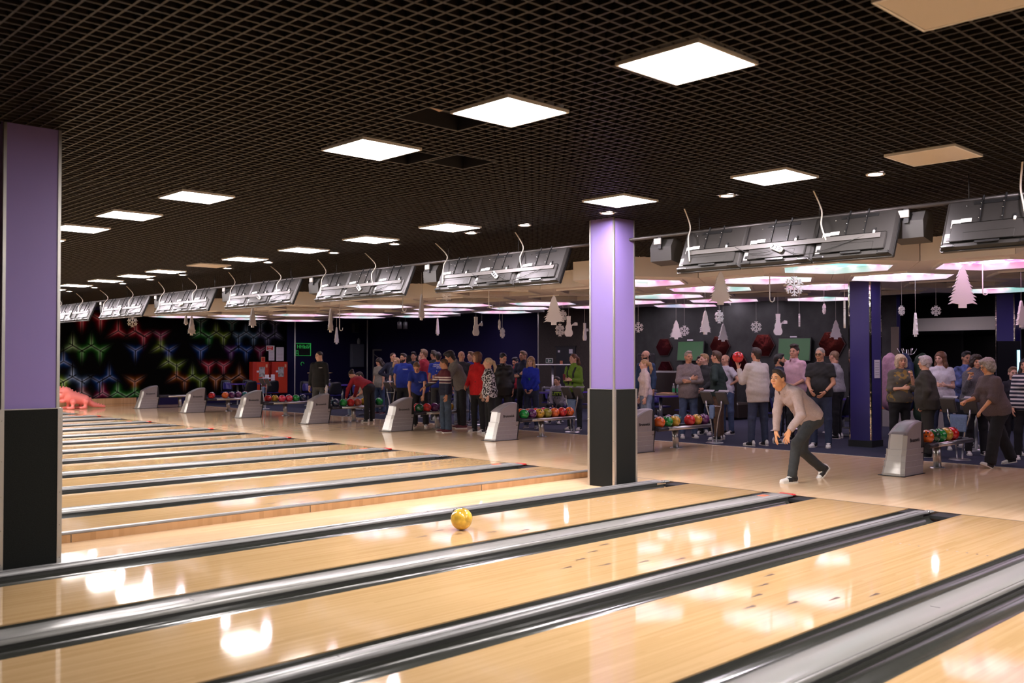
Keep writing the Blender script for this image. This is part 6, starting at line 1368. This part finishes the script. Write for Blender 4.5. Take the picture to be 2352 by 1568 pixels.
person('man in dark green sweater and brown trousers, hands on hips', (5.92, 5.02), fc(118), 1.76, w=1.06, top=dict(m=cloth('bottle_green', (.010, .026, .022)), collar='shirt', hem=-.09, loose=.02), bottom=dict(m=cloth('brown_trouser', (.10, .055, .03)), wide=.012), hair=('short', 'brown'), sk='a', ra='hips', la='hips', head=(10, 0, 0), face_on=False)
person('bald man in white shirt behind the man in dark green', (7.27, 5.73), fc(60), 1.70, top=dict(m=cloth('white_shirt', (.55, .52, .58)), sleeve='tee'), bottom=dict(m=JEAN), hair=('bald', 'brown'), sk='a', ra='hips', la='hips')
q31 = person('man in white shirt seen from behind holding a red ball', (5.30, 3.74), fc(158), 1.81, w=1.10, top=dict(m=cloth('ivory_shirt', (.50, .455, .43), .85, .06), collar='shirt', hem=-.16, loose=.03), bottom=dict(m=DKJ), hair=('short', 'dark'), sk='a', la=((.22, .34, -.90), (.12, .28, .95)), lh='open', ra='hang', lpalm=(-.2, -.5, 1), lhd=(.1, .25, .8), face_on=False, legs=(((.10, .0, -1), (.04, -.02, -1)), ((.10, .0, -1), (.06, -.02, -1))))
hp = q31['W'](q31['J']['handl'] + np.array([.0, -.02, .13]))
ball('red', hp, 'red bowling ball held up at the shoulder of the man in white', None, (-.6, -.6, .3))
person('bearded man in navy t-shirt and jeans behind the bowler', (6.1, 3.81), fc(-75), 1.70, top=dict(m=NAVY, sleeve='long'), bottom=dict(m=JEAN), hair=('short', 'black'), beard='black', sk='b', head=(0, 2, 0))
person('blonde woman mostly hidden behind the bearded man', (7.53, 4.50), fc(150), 1.60, True, top=dict(m=cloth('tan_top', (.3, .2, .12))), bottom=dict(m=BLK), hair=('long', 'blond'), sk='c', face_on=False)
person('man in light blue shirt behind the man in pink', (7.78, 4.41), fc(50), 1.72, w=1.15, top=dict(m=cloth('sky_shirt', (.24, .28, .50)), sleeve='tee', loose=.03), bottom=dict(m=JEAN), hair=('buzz', 'brown'), sk='a')
person('tall dark haired man in pale pink shirt with rolled sleeves', (6.80, 3.82), fc(55), 1.87, w=1.05, top=dict(m=cloth('pink_shirt', (.62, .40, .47), .85, .06), collar='shirt', sleeve='rolled', hem=-.04, loose=.025), bottom=dict(m=BLK2), hair=('quiff', 'dark'), sk='a', head=(-12, 0, 0), ra='hold', la=((.2, .0, -1), (-.3, .7, -.35)))
person('man in black t-shirt and jeans wearing brown tinted glasses', (5.87, 2.79), fc(30), 1.81, w=1.06, belly=.3, top=dict(m=cloth('black_tee2', (.012, .012, .013)), sleeve='tee', hem=-.05, loose=.025), bottom=dict(m=DKJ), hair=('buzz', 'grey'), sk='b', glasses='brown', watch='lb', ra='low', la=((.2, .08, -1), (-.45, .55, -.60)), head=(8, 4, 0))
person('man in light grey sweater behind the man in black t-shirt', (7.9, 3.55), fc(125), 1.77, w=1.15, top=dict(m=cloth('pale_grey_knit', (.34, .34, .36)), hem=-.02, loose=.02), bottom=dict(m=BLK), hair=('buzz', 'dblond'), sk='a', head=(20, 5, 0), face_on=False)
# the bowler
BS = cloth('mauve_shirt', (.36, .275, .265), .8, .08, 60, .3, 60)
qb = person('bowler in mauve grey shirt and charcoal trousers crouching after his throw', (1.41, .52), 158, 1.81, w=1.0, lean=(42, 10), twist=-8, head=(-20, -2, 0), hoff=(.03, .75, .9),
    la=((.22, -.10, -1), (-.12, .62, -.78)), ra=((.10, .12, -1), (-.08, .12, -1)), rh='open', lh='open', rpalm=(-.35, -.9, .1), lpalm=(-.2, -.95, .1), lhd=(-.15, .25, -1), rhd=(-.1, .1, -1),
    legs=(((.12, .06, -1), (.05, -1.0, -.74)), ((.05, .72, -.74), (.02, .20, -1))), foot=(6, 4), fpitch=(-48, 0), top=dict(m=BS, collar='shirt', hem=-.03, loose=.022), bottom=dict(m=cloth('bowler_trouser', (.022, .026, .028), .75)), hair=('short', 'dark'), sk='w', fine=True)
mbz = MB()
for dz in (.03, -.04, -.11, -.18): decal_on(qb, 'top', MB().lathe([(.0001, .003), (.008, .002)], n=8).mesh('b', []), M_black, qb['Ch'] + qb['fw'] * .1 + qb['up'] * dz, qb['fw'], qb['up'], 'button')
# right hand group
GOLD = cloth('olive_gold', (.10, .09, .065), .9); nt = GOLD.node_tree
vo = nt.nodes.new('ShaderNodeTexNoise'); vo.inputs['Scale'].default_value = 7; vo.inputs['Detail'].default_value = 2; vo.inputs['Distortion'].default_value = 1.2
tc_ = nt.nodes.new('ShaderNodeTexCoord'); nt.links.new(tc_.outputs['Object'], vo.inputs[0]); cr_ = nt.nodes.new('ShaderNodeValToRGB'); cr_.color_ramp.interpolation = 'CONSTANT'
cr_.color_ramp.elements[0].color = (.085, .078, .062, 1); cr_.color_ramp.elements[1].position = .57; cr_.color_ramp.elements[1].color = (.25, .16, .04, 1); nt.links.new(vo.outputs[0], cr_.inputs[0]); nt.links.new(cr_.outputs[0], nt.nodes['Principled BSDF'].inputs['Base Color'])
person('woman with pale blonde bob in olive and gold sweater, eating', (6.02, 1.40), fc(-5), 1.68, True, w=1.12, top=dict(m=GOLD, sleeve='elbow', hem=-.04, loose=.03), bottom=dict(m=BLK), hair=('bob', 'pale'), sk='a', ra='hold', la='eat', lh='grip', rh='grip', head=(0, 4, 0))
person('woman with short silver hair in dark olive sweater, turned away', (5.57, .73), fc(120), 1.65, True, w=1.22, belly=.2, top=dict(m=cloth('dark_olive', (.035, .032, .024)), hem=-.12, loose=.04), bottom=dict(m=cloth('dark_olive2', (.025, .024, .02)), wide=.03), hair=('crop', 'silver'), sk='a', ra='hang', la='pocket', rh='relax', head=(15, 0, 0), face_on=True)
person('woman with long brown hair in white t-shirt', (7.04, 1.12), fc(25), 1.73, True, w=1.10, top=dict(m=cloth('white_tee', (.58, .55, .62)), sleeve='tee', hem=-.14, loose=.04), bottom=dict(m=DKJ), hair=('long', 'auburn'), sk='c', ra='hold', la='hold', rh='grip', lh='grip', head=(30, 8, 0))
PLD = cloth('blue_plaid', (.10, .14, .34), .85, .85, 9)
person('man in blue plaid shirt eating pizza', (7.87, 1.01), fc(0), 1.74, top=dict(m=PLD, collar='shirt', hem=-.12, loose=.03), bottom=dict(m=BLK2), hair=('short', 'black'), sk='b', ra='eat', la='hold', rh='grip', lh='grip', head=(0, 8, 0))
q43 = person('woman with dark curly hair in grey sweater holding pizza', (6.45, .30), fc(8), 1.66, True, w=1.22, top=dict(m=cloth('tweed_grey', (.10, .095, .11), .95, .5, 120), collar='turtle', hem=-.16, loose=.05), bottom=dict(m=BLK), hair=('curly', 'dark'), sk='a', ra=((.15, .25, -1), (-.05, .55, .80)), la='hang', rh='grip', head=(0, 2, 0))
pz = q43['W'](q43['J']['handr'] + np.array([.0, .06, .04])); PZ = empty('pizza_slice', pz, R(30), 'pizza slice held by the woman with dark curly hair', 'pizza')
MB().prism([(-.05, 0), (.06, -.045), (.06, .045)], 2, -.008, .008).build('slice', MATS['pizza'], PZ); MB().tube([(.06, -.045, 0), (.06, .045, 0)], .012, 8).build('crust', mat('crust', (.45, .25, .1), .8), PZ)
person('woman with curly grey hair in mauve sweater walking left', (4.82, -.60), fc(80), 1.64, True, w=1.22, belly=.15, lean=(12, 4), head=(5, 16, 0), ra=((.12, .28, -1), (-.15, .95, -.25)), la=((.10, .32, -1), (.0, .72, -.70)), rh='fist', lh='relax', rpalm=(0, 0, -1), lpalm=(0, 0, -1), legs=(((.06, -.42, -1), (.0, -.50, -1)), ((.05, .30, -1), (.02, .20, -1))), fpitch=(-8, 22), top=dict(m=cloth('mauve_knit', (.115, .085, .090), .95, .15, 80, .6, 180), sleeve='elbow', hem=-.08, loose=.03), bottom=dict(m=BLK, wide=.03), hair=('curly', 'grey'), sk='w', glasses='clear')
person('small fair haired boy half hidden at the right edge', (6.9, -.12), fc(10), 1.46, top=dict(m=cloth('boy_dark', (.02, .02, .03))), bottom=dict(m=BLK), hair=('short', 'dblond'), sk='c')
STR2 = stripe_mat('breton', [(.70 + .062 * i, .70 + .062 * i + .028, (.58, .55, .56)) for i in range(13)], (.012, .015, .035))
person('dark haired woman in navy and white striped sweater at the right edge', (6.30, -.52), fc(20), 1.61, True, w=1.05, top=dict(m=STR2, hem=-.08, loose=.025), bottom=dict(m=BLK), hair=('long', 'black'), sk='a', ra='hang', la='low', head=(25, 0, 0))

# seats under the two seated people; chairs that would stand inside a standing person are left out
for o in [o for o in bpy.data.objects if o.name.startswith('seating_chair')]:
    for p in [p for p in bpy.data.objects if p.type == 'MESH' and p.get('category') == 'person']:
        if (o.location.xy - p.location.xy).length < .46:
            for c in list(o.children): bpy.data.objects.remove(c)
            bpy.data.objects.remove(o); break
for (x, y, a, lab) in ((7.15, 10.55, fc(25) + 90, 'dark shell chair under the seated boy in grey'), (5.60, 16.72, fc(60) + 90, 'dark shell chair under the seated person in grey shirt')):
    Cc = empty('seating_chair', (x, y, .003), R(a), lab, 'chair', 'dark shell chairs around the tables')
    for nm, m in CH.items(): link(nm, m, Cc)

# small things in hands and on the far table
def in_hand(q, side, name, lab, cat, off=(0, 0, 0)):
    return empty(name, q['W'](q['J']['hand' + side] + np.array(off)), q['ob'].rotation_euler.z, lab, cat)
Ph = in_hand(q24, 'r', 'phone', 'dark red phone held by the woman in green', 'phone', (0, .03, .03)); MB().box((0, 0, .03), (.07, .01, .14), bev=.004).build('body', mat('phone_red', (.12, .01, .02), .3), Ph)
Bt = in_hand(q1, 'l', 'water_bottle', 'white bottle in the hand of the man in black hoodie', 'bottle', (0, .02, -.08)); MB().lathe([(.0001, -.04), (.032, -.04), (.033, .12), (.014, .18), (.014, .2), (.0001, .2)], n=12).build('body', mat('milk_bottle', (.62, .6, .64), .3), Bt)
GB = empty('beer_glass', (7.3, .62, .0), 0, 'glass of dark beer on a small round table behind the console', 'glass'); GB.location.z = .925
MB().lathe([(.0001, 0), (.03, 0), (.038, .13)], n=14).build('glass', mat('beer', (.10, .03, .01), .1, spec=.6), GB); MB().lathe([(.0385, .12), (.039, .16), (.0001, .165)], n=14).build('foam', M_white, GB)
RT = empty('round_table', (7.3, .62, .003), 0, 'small round pedestal table carrying the beer glass', 'table'); MB().lathe([(.0001, .92), (.3, .92), (.3, .895), (.0001, .895)], n=24).build('top', M_tabt, RT); MB().tube([(0, 0, .02), (0, 0, .9)], .03, 10).build('post', M_steel, RT); MB().lathe([(.0001, .03), (.2, .02), (.22, 0)], n=18).build('foot', M_steel, RT)
